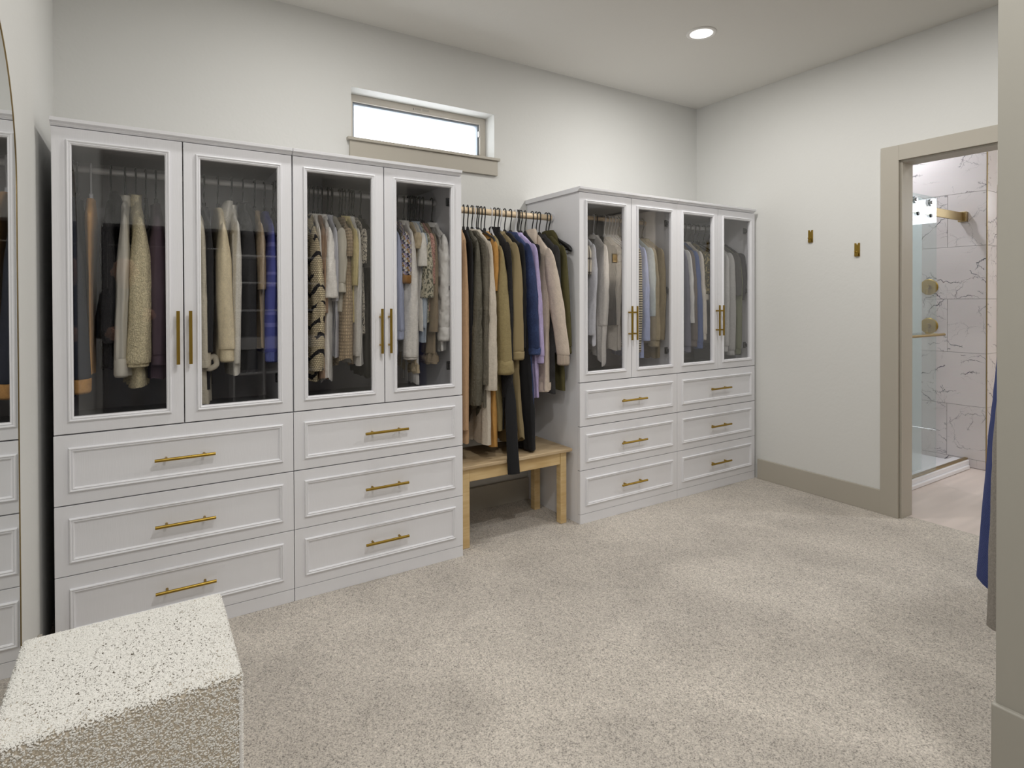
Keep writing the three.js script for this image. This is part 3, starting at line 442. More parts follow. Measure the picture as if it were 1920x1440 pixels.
garment({ name: 'shirt', desc: 'white satin shirt with wide cuff', cat: 'shirt', xh: 1.565, xs: 1.545, hem: 1.0, mat: fabric('satin', '#e6e4df', 0.5), d: 0.022, slv: 1.045, f0: 0.03, f1: 0.036, r0: 0.06, r1: 0.045, cuff: true, cuffH: 0.075, cuffK: 1.05, wrinkle: 0.06, dx: 0.008, collar: 'fold' }, A4);
hanger(1.348, -0.1, A4.rodY, A4.rodZ, 'bare black hanger left of the crochet top');
// --- the niche
garment({ name: 'coat', desc: 'long tan duster coat', cat: 'coat', xh: 1.722, xs: 1.662, hem: 0.52, mat: fabric('plain', '#c39f7b'), d: 0.022, slv: 0.6, f0: 0.024, f1: 0.02, wrinkle: 0.03 }, NI);
garment({ name: 'sweater', desc: 'black sweater tucked beside the duster coat', cat: 'sweater', xh: 1.752, xs: 1.698, hem: 0.85, mat: fabric('plain', '#1d1d20'), d: 0.012, slv: 0.95, f0: 0.018, f1: 0.016, dz: -0.02 }, NI);
const oliveGrey = fabric('crinkle', '#5c584b', 0.6);
garment({ name: 'jacket', desc: 'olive grey utility jacket with curved hem', cat: 'jacket', xh: 1.777, xs: 1.733, hem: 0.7, mat: oliveGrey, d: 0.024, slv: 0.72, f0: 0.028, f1: 0.03, r0: 0.06, r1: 0.05, tail: 0.2, wrinkle: 0.13, fold: 0.02, dx: -0.01 }, NI);
garment({ name: 'shirt', desc: 'dark taupe crinkled shirt', cat: 'shirt', xh: 1.803, xs: 1.775, hem: 0.7, mat: fabric('crinkle', '#6b6558', 0.65), d: 0.018, slv: 0.82, f0: 0.022, f1: 0.022, wrinkle: 0.13, fold: 0.018 }, NI);
garment({ name: 'overshirt', desc: 'greige frayed overshirt', cat: 'shirt', xh: 1.817, xs: 1.803, hem: 0.505, mat: fabric('linen', '#d3c9ba'), d: 0.022, hemD: 1.6, slv: 0.79, f0: 0.024, f1: 0.034, r1: 0.055, white: true, collar: 'fold', dx: 0.008 }, NI);
garment({ name: 'dress', desc: 'amber yellow dress', cat: 'dress', xh: 1.882, xs: 1.838, hem: 0.484, mat: fabric('plain', '#c2914e'), d: 0.016, hemD: 1.6, slv: 1.3, f0: 0.02, f1: 0.018 }, NI);
garment({ name: 'shirt', desc: 'khaki olive shirt with turned-up cuff', cat: 'shirt', xh: 1.926, xs: 1.872, hem: 0.55, mat: fabric('linen', '#978860'), d: 0.022, hemW: 0.75, slv: 0.86, f0: 0.03, f1: 0.045, r0: 0.06, r1: 0.07, cuff: true, cuffH: 0.075, cuffK: 1.1, cuffFlare: 0.12, cut: -0.05, white: true, dx: 0.02, wrinkle: 0.06, dy: -0.02,
}, NI);
const blackCloth = fabric('plain', '#17171a');
garment({ name: 'coat', desc: 'long black coat with a trailing sash', cat: 'coat', xh: 1.946, xs: 1.918, hem: 0.55, mat: fabric('fleece', '#242326'), d: 0.018, hemW: 0.55, slv: 0.74, f0: 0.024, f1: 0.026, r1: 0.04, collar: 'stand', collarH: 0.05, dx: 0.0,
  extra: (t, ny) => { part('sash', sleeveShape({ p: [0.004, 0.31, 0.196], q: [0.012, -0.205, 0.228], b: [-0.008, 0.008], r0: 0.014, r1: 0.012, flat0: 0.032, flat1: 0.033, seed: 77, wrinkle: 0.05, rows: 40, cols: 25 }), blackCloth, t); } }, NI);
garment({ name: 'overshirt', desc: 'tan corduroy overshirt with long curved tail', cat: 'shirt', xh: 1.969, xs: 1.957, hem: 0.49, mat: fabric('cord', '#b3a077'), d: 0.026, slv: 0.93, f0: 0.034, f1: 0.042, r0: 0.065, r1: 0.06, cuff: true, cuffH: 0.05, cuffK: 1.03, tail: 0.06, sway: 0.062, collar: 'fold', wrinkle: 0.05, dx: 0.01, fold: 0.016 }, NI);
garment({ name: 'dress', desc: 'black dress reaching the bench', cat: 'dress', xh: 2.012, xs: 2.0, hem: 0.43, mat: blackCloth, d: 0.022, hemD: 1.6, slv: 1.0, f0: 0.022, f1: 0.02, hemW: 0.95, sway: 0.088 }, NI);
garment({ name: 'denim_jacket', desc: 'dark blue denim jacket', cat: 'jacket', xh: 2.05, xs: 2.04, hem: 0.68, mat: fabric('denim', '#33426c'), d: 0.024, slv: 0.95, f0: 0.032, f1: 0.032, r0: 0.06, r1: 0.045, cuff: fabric('denim', '#3f4f7c'), cuffH: 0.04, cuffK: 1.08, collar: 'fold', dx: 0.045, wrinkle: 0.07, sway: 0.03 }, NI);
garment({ name: 'shirt', desc: 'lavender button shirt', cat: 'shirt', xh: 2.084, xs: 2.078, hem: 0.72, mat: fabric('plain', '#beb0da'), d: 0.018, slv: 0.9, f0: 0.025, f1: 0.02, r1: 0.035, cuff: true, white: true, dx: 0.045, sway: 0.03, collar: 'fold', dz: 0.01 }, NI);
garment({ name: 'top', desc: 'short black velvet top', cat: 'top', xh: 2.121, xs: 2.118, hem: 1.0, mat: fabric('plain', '#1b1a1d'), d: 0.012, w: 0.16, slv: 1.42, f0: 0.018, f1: 0.016 }, NI);
garment({ name: 'hoodie', desc: 'pale pinkish cream hoodie', cat: 'hoodie', xh: 2.2, xs: 2.18, hem: 0.745, mat: fabric('plain', '#d6c7b8'), d: 0.03, slv: 0.885, f0: 0.036, f1: 0.034, r0: 0.062, r1: 0.042, cuff: fabric('rib', '#cdbdad'), cuffH: 0.065, cuffK: 0.96, hood: -1, band: true, dx: 0.085, dz: 0.03, bow: [0.0, 0.01], wrinkle: 0.06, hemW: 0.9, slope: 0.1 }, NI);
garment({ name: 'denim_jacket', desc: 'washed black denim jacket', cat: 'jacket', xh: 2.25, xs: 2.232, hem: 0.73, mat: fabric('denim', '#3b3a3b'), d: 0.02, slv: 0.95, f0: 0.026, f1: 0.026, collar: 'fold', dx: 0.01, cuff: true, cuffH: 0.045, dz: -0.02 }, NI);
garment({ name: 'sweatshirt', desc: 'olive green sweatshirt', cat: 'sweatshirt', xh: 2.299, xs: 2.275, hem: 0.74, mat: fabric('plain', '#55502f'), d: 0.02, slv: 0.945, f0: 0.026, f1: 0.024, r0: 0.06, r1: 0.045, cuff: true, cuffFlare: 0.15, dx: 0.028, dz: 0.012, wrinkle: 0.07, hood: 1 }, NI);
[[1.832, 'bare black hanger just left of the amber dress', false], [1.842, 'second bare black hanger left of the amber dress', false], [1.986, 'bare white hanger next to the tan corduroy overshirt', true], [2.098, 'bare black hanger just right of the lavender shirt', false], [2.107, 'second bare black hanger right of the lavender shirt', false], [2.15, 'bare black hanger left of the cream hoodie', false], [2.228, 'bare black hanger directly behind the cream hoodie', false]].forEach(([x, label, white]) => hanger(x, -0.15, NI.rodY, NI.rodZ, label, white));
{ // the broad suit hanger at the rod's right end
  const t = thing('suit_hanger', 'broad black suit hanger at the right end of the wooden rod', 'hanger', [2.318, NI.rodY, NI.rodZ], 0.02);
  part('hook', hangerGeo.hook, blackM, t);
  const arm = (s) => { const rows = 26, cols = 17; return grow(rows, cols, (i, j) => { const q = i / (rows - 1), a = (j / (cols - 1)) * Math.PI * 2, cap = q > 0.86 ? Math.sqrt(Math.max(0.002, 1 - ((q - 0.86) / 0.14) ** 2)) : 1, r = lerp(0.006, 0.021, q ** 2) * cap, rx = lerp(0.005, 0.014, q ** 2) * cap; return [rx * Math.cos(a), -0.1 - 0.1 * q ** 1.2 - 0.012 * q + r * Math.sin(a), s * 0.215 * q, a * 0.02, q]; }); };
  part('arm', arm(1), blackM, t); part('arm', arm(-1), blackM, t);
  part('cross_bar', cyl(0.0035, [0, -0.205, -0.19], [0, -0.205, 0.19], 10), blackM, t);
}
{ // the clips that show on the two skirt hangers
  const t = thing('skirt_hanger', 'black clip hanger with a rounded end sticking out above the khaki shirt', 'hanger', [1.86, NI.rodY, NI.rodZ], -0.12);
  part('hook', hangerGeo.hook, blackM, t);
  part('bar', tube([[0, -0.1, -0.02], [0, -0.112, 0.02], [0, -0.14, 0.1], [0, -0.165, 0.165], [0, -0.185, 0.185], [0, -0.205, 0.175], [0, -0.208, 0.12], [0, -0.2, 0]], 0.006, 60, 8), blackM, t);
  for (const z of [0.09, 0.13]) part('clip', box(-0.009, -0.215, z - 0.009, 0.009, -0.165, z + 0.009, 0.003), blackM, t);
}
// --- fifth and sixth doors
garment({ name: 'shirt', desc: 'white plaid short-sleeved shirt', cat: 'shirt', xh: 2.515, xs: 2.452, hem: 1.05, mat: fabric('plaid', '#e6e2d8'), d: 0.02, slv: 1.4, f0: 0.03, f1: 0.034, r1: 0.06, collar: 'fold' }, A5);
garment({ name: 'blouse', desc: 'navy patterned blouse', cat: 'blouse', xh: 2.475, xs: 2.42, hem: 0.95, mat: fabric('ikat', '#d8d4e2'), d: 0.016, slv: 1.33, f0: 0.026, f1: 0.03, r1: 0.06 }, A5);
garment({ name: 'shirt', desc: 'crisp white dress shirt', cat: 'shirt', xh: 2.56, xs: 2.505, hem: 1.0, mat: fabric('plain', '#d9dbe3'), d: 0.022, slv: 1.05, f0: 0.03, f1: 0.03, r0: 0.06, r1: 0.05, collar: 'fold', tail: -0.04, wrinkle: 0.1, dx: -0.02, fold: 0.018 }, A5);
garment({ name: 'shirt', desc: 'white tunic with dipped hem', cat: 'shirt', xh: 2.66, xs: 2.6, hem: 0.9, mat: fabric('linen', '#dcd8d2'), d: 0.022, slv: 1.1, f0: 0.028, f1: 0.03, tail: -0.09, collar: 'fold', white: true, fold: 0.02, dz: -0.03 }, A5);
garment({ name: 'sweater', desc: 'black sweater', cat: 'sweater', xh: 2.68, xs: 2.655, hem: 1.1, mat: fabric('knit', '#2a2a2c'), d: 0.02, slv: 1.2, f1: 0.022, dz: -0.04 }, A5);
garment({ name: 'blouse', desc: 'off-white blouse turned forward', cat: 'blouse', xh: 2.75, xs: 2.72, hem: 0.95, mat: fabric('linen', '#d6d0c6'), d: 0.02, slv: 1.1, f1: 0.024, w: 0.17, white: true, dz: -0.03 }, A5);
[2.78, 2.805, 2.83, 2.85].forEach((x, i) => hanger(x, 0, A5.rodY, A5.rodZ, `bare white hanger, ${['first', 'second', 'third', 'last'][i]} of four on the pale rail right of the niche`, true));
garment({ name: 'jacket', desc: 'brown jacket', cat: 'jacket', xh: 2.87, xs: 2.825, hem: 1.0, mat: fabric('plain', '#6b5a4d'), d: 0.024, slv: 1.05, f0: 0.03, f1: 0.028 }, A6);
garment({ name: 'sweater', desc: 'cream and black striped knit', cat: 'sweater', xh: 2.905, xs: 2.86, hem: 0.95, mat: fabric('stripe', '#e4dfd0'), d: 0.018, slv: 0.925, f0: 0.024, f1: 0.022, cuff: true }, A6);
garment({ name: 'shirt', desc: 'light blue oxford shirt', cat: 'shirt', xh: 2.945, xs: 2.905, hem: 0.89, mat: fabric('plain', '#a9b6dd'), d: 0.022, hemD: 1.4, slv: 1.0, f0: 0.028, f1: 0.028, collar: 'fold', dx: 0.015 }, A6);
garment({ name: 'shirt', desc: 'pale grey-green shirt', cat: 'shirt', xh: 3.0, xs: 2.962, hem: 1.1, mat: fabric('plain', '#b9c4c4'), d: 0.02, slv: 1.15, f0: 0.026, f1: 0.024, collar: 'fold', white: true, dx: 0.02 }, A6);
garment({ name: 'coat', desc: 'khaki trench coat', cat: 'coat', xh: 3.035, xs: 2.992, hem: 0.98, mat: fabric('plain', '#a1957b'), d: 0.022, slv: 0.95, f0: 0.028, f1: 0.03, r1: 0.05, cuff: true, dx: 0.01 }, A6);
garment({ name: 'blazer', desc: 'sand coloured blazer', cat: 'blazer', xh: 3.08, xs: 3.055, hem: 0.88, mat: fabric('plain', '#8d8168'), d: 0.02, slv: 1.0, f0: 0.026, f1: 0.026, collar: 'fold' }, A6);
// --- seventh and eighth doors
garment({ name: 'shirt', desc: 'slate grey shirt', cat: 'shirt', xh: 3.31, xs: 3.265, hem: 0.95, mat: fabric('plain', '#6a6a7a'), d: 0.022, slv: 0.9, f0: 0.03, f1: 0.03, cuff: true, dx: 0.03, wrinkle: 0.06 }, A7);
garment({ name: 'shirt', desc: 'thin white shirt', cat: 'shirt', xh: 3.345, xs: 3.302, hem: 0.92, mat: fabric('plain', '#dcdcda'), d: 0.012, slv: 1.1, f0: 0.02, f1: 0.018, dx: 0.03, dz: 0.01 }, A7);
garment({ name: 'sweater', desc: 'taupe sweater', cat: 'sweater', xh: 3.4, xs: 3.345, hem: 1.0, mat: fabric('knit', '#7d736d'), d: 0.018, slv: 0.935, f0: 0.026, f1: 0.024, cuff: true, dx: 0.02 }, A7);
garment({ name: 'sweater', desc: 'blue sweater', cat: 'sweater', xh: 3.445, xs: 3.385, hem: 0.95, mat: fabric('knit', '#5e73a6'), d: 0.024, slv: 0.92, f0: 0.032, f1: 0.032, cuff: true, dx: 0.03, wrinkle: 0.06 }, A7);
garment({ name: 'shirt', desc: 'cream shirt with buttoned cuff', cat: 'shirt', xh: 3.49, xs: 3.43, hem: 1.05, mat: fabric('plain', '#d6cfc2'), d: 0.015, slv: 0.975, f0: 0.022, f1: 0.022, cuff: true, dx: 0.03, collar: 'fold' }, A7);
garment({ name: 'blouse', desc: 'dark olive floral blouse', cat: 'blouse', xh: 3.54, xs: 3.49, hem: 1.1, mat: fabric('darkfloral', '#d6d0b8'), d: 0.018, slv: 1.24, f0: 0.026, f1: 0.026, cuff: fabric('plain', '#d9d3c4'), wrinkle: 0.13 }, A7);
hanger(3.585, 0, A7.rodY, A7.rodZ, 'bare black hanger behind the seventh glass door, left one');
hanger(3.625, 0.1, A7.rodY, A7.rodZ, 'bare black hanger behind the seventh glass door, right one');
garment({ name: 'sweatshirt', desc: 'pale heather grey sweatshirt', cat: 'sweatshirt', xh: 3.69, xs: 3.675, hem: 0.95, mat: fabric('heather', '#cfcfcd'), d: 0.024, slv: 0.885, f0: 0.03, f1: 0.028, cuff: true, wrinkle: 0.06 }, A8);
garment({ name: 'sweatshirt', desc: 'mid heather grey sweatshirt', cat: 'sweatshirt', xh: 3.745, xs: 3.735, hem: 0.9, mat: fabric('heather', '#bcbbb9'), d: 0.026, slv: 0.855, f0: 0.034, f1: 0.03, cuff: true, wrinkle: 0.06, dx: 0.01 }, A8);
garment({ name: 'shirt', desc: 'charcoal tee shirt', cat: 'shirt', xh: 3.8, xs: 3.788, hem: 1.15, mat: fabric('plain', '#4c4a49'), d: 0.016, slv: 1.28, f0: 0.022, f1: 0.028, r1: 0.06 }, A8);
garment({ name: 'sweater', desc: 'sage green sweater', cat: 'sweater', xh: 3.826, xs: 3.81, hem: 0.92, mat: fabric('knit', '#83876b'), d: 0.018, slv: 0.86, f0: 0.026, f1: 0.026, cuff: true, dx: 0.008 }, A8);
garment({ name: 'polo_shirt', desc: 'black polo shirt', cat: 'shirt', xh: 3.865, xs: 3.855, hem: 0.96, mat: fabric('plain', '#353338'), d: 0.016, slv: 1.25, f0: 0.022, f1: 0.022, collar: 'fold' }, A8);

// ---------------------------------------------------------------- arched mirror on the left wall
{
  const yBase = 0.05, za = 0.976, zb = za + 0.84, rad = 0.42, ys = 1.99 - rad;
  const outline = (inset) => { const s = new THREE.Shape(), a = za + inset, b = zb - inset, c = (za + zb) / 2, R = rad - inset; s.moveTo(-a, yBase + inset); s.lineTo(-a, ys); s.absarc(-c, ys, R, 0, Math.PI, false); s.lineTo(-b, yBase + inset); s.closePath(); return s; };
  const t = thing('floor_mirror', 'tall arched mirror with a thin brass frame on the left wall', 'mirror', [XL, 0, 0]);
  const frame = outline(0); frame.holes.push(outline(0.004)); const fg = new THREE.ExtrudeGeometry(frame, { depth: 0.015, bevelEnabled: false, curveSegments: 64 }); fg.rotateY(Math.PI / 2); fg.translate(0.001, 0, 0); part('frame', fg, brassSatinM, t);
  const gg = new THREE.ExtrudeGeometry(outline(0.004), { depth: 0.0135, bevelEnabled: false, curveSegments: 64 }); gg.rotateY(Math.PI / 2); gg.translate(0.001, 0, 0); part('mirror_glass', gg, mirrorM, t);
}

// ---------------------------------------------------------------- boucle ottoman
{
  const x0 = 0.04, x1 = 0.47, z0 = 1.234, z1 = 1.664, h = 0.44;
  const t = thing('ottoman', 'white boucle cube ottoman on the carpet in the near left corner', 'ottoman', [(x0 + x1) / 2, 0, (z0 + z1) / 2]);
  const a = tileNoise(120, 71), b = tileNoise(50, 72), weave = texture(512, 512, (u, v) => { const th = 0.5 + 0.25 * Math.sin(u * 300 * Math.PI) + 0.25 * Math.sin(v * 150 * Math.PI), k = 0.62 + 0.14 * th + 0.12 * a(u, v); return [k * 1.04, k * 0.985, k * 0.9]; }, 0.3), wb = texture(512, 512, (u, v) => 0.5 * a(u, v) + 0.5 * b(u, v), 0.3, false);
  const g = boxUV(new RoundedBoxGeometry(x1 - x0, h - 0.012, z1 - z0, 10, 0.022)), p = g.attributes.position; g.translate(0, (h - 0.012) / 2 + 0.008, 0);
  for (let i = 0; i < p.count; i++) { const x = p.getX(i), y = p.getY(i), z = p.getZ(i), crown = y > h * 0.9 ? 0.006 * (1 - (x / 0.22) ** 2) * (1 - (z / 0.22) ** 2) : 0; p.setXYZ(i, x + 0.002 * noise(x * 9, y * 9, z * 9), y + crown, z + 0.002 * noise(x * 9 + 5, y * 9, z * 9)); }
  g.computeVertexNormals(); part('cushion', g, mat('#ffffff', 1, { map: weave, bumpMap: wb, bumpScale: 0.003 }), t);
  const seam = (x, z) => part('edge_seam', tube([[x, 0.02, z], [x * 1.002, 0.2, z * 1.002], [x, h - 0.03, z]], 0.004, 20, 8), mat('#e6e4e2', 1), t);
  for (const [sx, sz] of [[1, 1], [-1, 1], [1, -1], [-1, -1]]) seam(sx * 0.2085, sz * 0.2085);
  // the looped pile
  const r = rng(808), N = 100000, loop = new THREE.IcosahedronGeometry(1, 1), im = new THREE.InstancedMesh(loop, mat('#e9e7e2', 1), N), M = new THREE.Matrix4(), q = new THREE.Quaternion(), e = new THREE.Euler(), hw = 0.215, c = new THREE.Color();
  for (let i = 0; i < N; i++) {
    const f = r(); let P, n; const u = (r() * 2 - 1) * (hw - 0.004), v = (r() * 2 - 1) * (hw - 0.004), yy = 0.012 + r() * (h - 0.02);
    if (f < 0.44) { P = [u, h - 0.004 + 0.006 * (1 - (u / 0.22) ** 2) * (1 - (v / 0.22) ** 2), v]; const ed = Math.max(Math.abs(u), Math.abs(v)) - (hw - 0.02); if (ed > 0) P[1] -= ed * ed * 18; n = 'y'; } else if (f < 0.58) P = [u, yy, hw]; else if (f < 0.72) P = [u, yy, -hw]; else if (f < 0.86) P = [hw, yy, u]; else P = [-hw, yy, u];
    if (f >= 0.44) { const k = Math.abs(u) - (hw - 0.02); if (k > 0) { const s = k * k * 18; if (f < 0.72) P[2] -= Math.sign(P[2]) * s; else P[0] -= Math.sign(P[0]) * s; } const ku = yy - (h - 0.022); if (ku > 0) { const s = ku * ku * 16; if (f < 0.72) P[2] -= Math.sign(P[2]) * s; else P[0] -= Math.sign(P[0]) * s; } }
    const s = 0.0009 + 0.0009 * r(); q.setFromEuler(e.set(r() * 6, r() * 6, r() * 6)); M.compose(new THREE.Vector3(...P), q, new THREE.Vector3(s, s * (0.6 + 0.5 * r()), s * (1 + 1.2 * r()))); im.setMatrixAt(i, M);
  }
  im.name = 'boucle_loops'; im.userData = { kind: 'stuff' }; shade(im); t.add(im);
}

// ---------------------------------------------------------------- picture hooks on the right wall
[[0.9, 1.619, 'upper left brass picture hook nailed to the right wall'], [1.19, 1.511, 'lower right brass picture hook nailed beside the door casing']].forEach(([z, y, label]) => {
  const t = thing('picture_hook', label, 'picture hook', [XR, y, z + 0.0155], -Math.PI / 2, 'brass picture hooks');
  const s = new THREE.Shape(); s.moveTo(-0.0155, 0); s.lineTo(0.0155, 0); s.lineTo(0.0155, 0.08); s.lineTo(0.006, 0.08); s.lineTo(0, 0.066); s.lineTo(-0.006, 0.08); s.lineTo(-0.0155, 0.08); s.closePath();
  const plate = new THREE.ExtrudeGeometry(s, { depth: 0.0015, bevelEnabled: true, bevelSize: 0.0006, bevelThickness: 0.0006, bevelSegments: 2 }); plate.translate(0, 0, 0.0012); part('plate', plate, brassM, t);
  const lip = new THREE.Shape(); lip.moveTo(0, 0); lip.absarc(0.006, 0, 0.006, Math.PI, Math.PI * 2, false); lip.lineTo(0.012, 0.012); lip.lineTo(0.0105, 0.012); lip.lineTo(0.0105, 0.0); lip.absarc(0.006, 0, 0.0045, 0, -Math.PI, true); lip.closePath();
  const lg = new THREE.ExtrudeGeometry(lip, { depth: 0.022, bevelEnabled: false }); lg.rotateY(-Math.PI / 2); lg.translate(0.011, 0.0065, 0.002); part('hook', lg, brassM, t);
  for (const x of [-0.007, 0.005]) part('nail', merge([cyl(0.0012, [x, 0.022, 0.0], [x, 0.028, 0.018], 8), cyl(0.0034, [x, 0.0275, 0.0165], [x, 0.0282, 0.019], 12)]), brassM, t);
});

// ---------------------------------------------------------------- partition and clothes at the right edge
{
  const px = 2.02;
  struct('wall_partition', box(px, 0, 2.497, px + 0.12, H, ZF), mat('#9f9c93', 0.5), 'taupe painted partition end at the right edge');
  struct('trim_3', box(px - 0.011, 0, 2.49, px + 0.131, 0.277, ZF, 0.006), mat('#9f9c93', 0.45), 'taupe plinth around the foot of the partition');
  const t = thing('closet_rod', 'short chrome rod behind the taupe partition', 'clothes rod', [px + 0.12, 1.74, 2.63]);
  part('rod', cyl(0.0125, [0, 0, 0], [XR - px - 0.12, 0, 0], 20), chromeM, t);
  for (const x of [0.001, XR - px - 0.132]) part('flange', cyl(0.025, [x, 0, 0], [x + 0.01, 0, 0], 24), chromeM, t);
}
const PR = { rodY: 1.744, rodZ: 2.63, turn: Math.PI, where: 'hanging behind the taupe partition', group: 'clothes behind the taupe partition' };

// ---------------------------------------------------------------- the bathroom beyond the doorway
{
  const BX0 = XR + 0.122, BX1 = 6.7, BZ0 = 0.12, BZ1 = 4.3, TX = 5.48, TZ = 1.335;
  const tileFloor = (() => { const a = tileNoise(40, 81), b = tileNoise(12, 82); return texture(512, 512, (u, v) => { const k = 0.88 + 0.05 * (a(u * 0.12, v) - 0.5) + 0.04 * (b(u * 0.3, v) - 0.5); return [k, k * 0.96, k * 0.94]; }, 1.2); })();
  const bathFloorM = mat('#f0ebe8', 0.5, { map: tileFloor });
  struct('floor_bathroom', box(4.0125, -0.12, BZ0, BX1, -0.002, BZ1), bathFloorM, 'pale bathroom floor boards');
  const bathWallM = mat('#dcdad6', 0.8);
  struct('ceiling_bathroom', box(BX0, H, BZ0, BX1, H + 0.15, BZ1), bathWallM);
  struct('wall_bathroom_front', box(BX0 - 0.002, 0, BZ1, BX1, H, BZ1 + 0.12), bathWallM);
  const sideW = slabWithHole(BZ1 - BZ0 + 0.24, H, [[BZ1 + 0.12 - 2.75, 1.95, BZ1 + 0.12 - 1.75, 2.27]], 0.12); sideW.rotateY(Math.PI / 2); sideW.translate(BX1, 0, BZ1 + 0.12); struct('wall_bathroom_side', sideW, bathWallM);
  const bw = new THREE.Group(); bw.name = numbered('window_2'); bw.userData = { kind: 'structure', label: 'narrow bathroom window' }; scene.add(bw);
  const wf = slabWithHole(1.0, 0.32, [[0.04, 0.04, 0.96, 0.28]], 0.05, 0.003); wf.rotateY(Math.PI / 2); wf.translate(BX1 + 0.05, 1.95, 2.75); part('window_frame', wf, mat('#dcdcda', 0.4), bw);
  part('pane', box(BX1 + 0.07, 1.985, 1.785, BX1 + 0.074, 2.235, 2.715), clearGlassM, bw);
  struct('wall_shower_back', box(BX0 - 0.002, 0, BZ0 - 0.12, BX1, H, BZ0), bathWallM);
  struct('wall_shower_end', box(TX + 0.011, 0, BZ0 + 0.001, BX1, H, TZ - 0.011), bathWallM, 'bathroom wall block carrying the marble tiles');
  // marble tiles
  const rr = rng(4242), cv = document.createElement('canvas'); cv.width = 2048; cv.height = 1024; const c = cv.getContext('2d'); c.fillStyle = '#e4e0df'; c.fillRect(0, 0, 2048, 1024);
  const cloud = tileNoise(9, 91); for (let y = 0; y < 1024; y += 8) for (let x = 0; x < 2048; x += 8) { const k = cloud(x / 2048, y / 1024); c.fillStyle = `rgba(190,184,186,${0.18 * k})`; c.fillRect(x, y, 8, 8); }
  c.lineCap = 'round';
  const vein = (x, y, ang, len, wd, al, depth) => {       // jagged: a steady heading with a restless step, thickening into smudges
    for (let i = 0; i < len; i++) {
      ang += (rr() - 0.5) * 0.22; const a = ang + (rr() - 0.5) * 1.7, st = 5 + rr() * 9, nx = x + Math.cos(a) * st, ny = y + Math.sin(a) * st; wd = clamp(wd + (rr() - 0.5) * 1.6, 0.7, 7);
      const fade = 0.35 + 0.65 * Math.abs(Math.sin(i * 0.13 + len));
      c.strokeStyle = `rgba(${78 + 24 * rr()},${78 + 22 * rr()},${84 + 20 * rr()},${al * fade})`; c.lineWidth = wd * (0.5 + 0.7 * rr()) * fade; c.beginPath(); c.moveTo(x, y); c.lineTo(nx, ny); c.stroke();
      if (wd > 2.5 && rr() < 0.3) for (let q = 0; q < 4; q++) { c.fillStyle = `rgba(96,96,102,${al * 0.3 * rr()})`; c.beginPath(); c.ellipse(nx + (rr() - 0.5) * 22, ny + (rr() - 0.5) * 16, 2 + rr() * 8, 1 + rr() * 4, rr() * 3, 0, 7); c.fill(); }
      if (depth > 0 && rr() < 0.05) vein(nx, ny, ang + (rr() < 0.5 ? 1 : -1) * (0.4 + rr() * 0.9), 8 + rr() * 26, wd * 0.5, al * 0.8, depth - 1);
      x = nx; y = ny;
    }
  };
  for (let i = 0; i < 19; i++) vein(rr() * 2048, rr() * 1024, (rr() < 0.75 ? 0.5 : -0.5) + (rr() - 0.5) * 0.5, 40 + rr() * 60, 2 + rr() * 4, 0.85, 2);
  for (let i = 0; i < 22; i++) vein(rr() * 2048, rr() * 1024, 0.5 + (rr() - 0.5) * 1.4, 20 + rr() * 40, 0.9, 0.35, 1);
  const mt = new THREE.CanvasTexture(cv); mt.colorSpace = THREE.SRGBColorSpace; mt.wrapS = mt.wrapT = THREE.RepeatWrapping; mt.repeat.set(1 / 1.9, 1 / 0.95);
  const marbleM = new THREE.MeshPhysicalMaterial({ color: '#f3f0f0', map: mt, roughness: 0.16 });
  const grout = mat('#a9a6a6', 0.9);
  const field = struct('wall_tiles', box(TX + 0.002, 0, BZ0 + 0.001, TX + 0.01, H, TZ - 0.002), grout, 'marble tile wall at the end of the shower');
  const rows = [-0.335, 0.0625, 0.457, 0.8505, 1.2515, 1.6455, 2.0425, 2.4375]; rows[0] = 0.0;
  const yEdge = [0, 0.0625, 0.457, 0.8505, 1.2515, 1.6455, 2.0425, 2.4375, H];
  for (let k = 0; k < yEdge.length - 1; k++) {
    const odd = k % 2 === 0, cuts = odd ? [BZ0 + 0.002, 0.78, TZ - 0.003] : [BZ0 + 0.002, 0.48, 1.09, TZ - 0.003];
    const edges = k % 2 === 1 ? [BZ0 + 0.002, 0.48, 1.0875 + (k === 5 ? 0.01 : 0), TZ - 0.003] : [BZ0 + 0.002, 0.785, TZ - 0.003];
    const use = k === 1 ? edges : k === 7 || k === 3 || k === 5 ? [BZ0 + 0.002, 0.48, 1.09, TZ - 0.003] : [BZ0 + 0.002, 0.785, TZ - 0.003];
    for (let j = 0; j < use.length - 1; j++) {
      const g = box(TX - 0.007, yEdge[k] + 0.001, use[j] + 0.001, TX + 0.0025, yEdge[k + 1] - 0.001, use[j + 1] - 0.001, 0.0008), uv = g.attributes.uv, ou = rr() * 1.9, ov = rr() * 0.95; for (let i = 0; i < uv.count; i++) uv.setXY(i, -uv.getX(i) + ou, uv.getY(i) + ov);
      part('tile', g, marbleM, field);
    }
    const g2 = box(TX + 0.012, yEdge[k] + 0.001, TZ - 0.0105, TX + 0.18, yEdge[k + 1] - 0.001, TZ - 0.001, 0.0008), uv2 = g2.attributes.uv, ou = rr() * 1.9; for (let i = 0; i < uv2.count; i++) uv2.setXY(i, uv2.getX(i) + ou, uv2.getY(i)); part('tile', g2, marbleM, field);
  }
  struct('trim_4', box(TX - 0.009, 0.0, TZ - 0.0025, TX + 0.001, H, TZ + 0.0025, 0.001), brassSatinM, 'brass tile edging at the shower corner');
  struct('trim_5', box(TX + 0.185, 0, TZ - 0.01, TX + 0.27, 2.1, TZ + 0.01, 0.002), mat('#d9d2c6', 0.5), 'pale casing beside the marble tiles');
  // the shower
  const sh = thing('shower_enclosure', 'sliding glass shower door with brass rail and towel bar', 'shower', [BX0 + 0.01, 0, 1.2]);
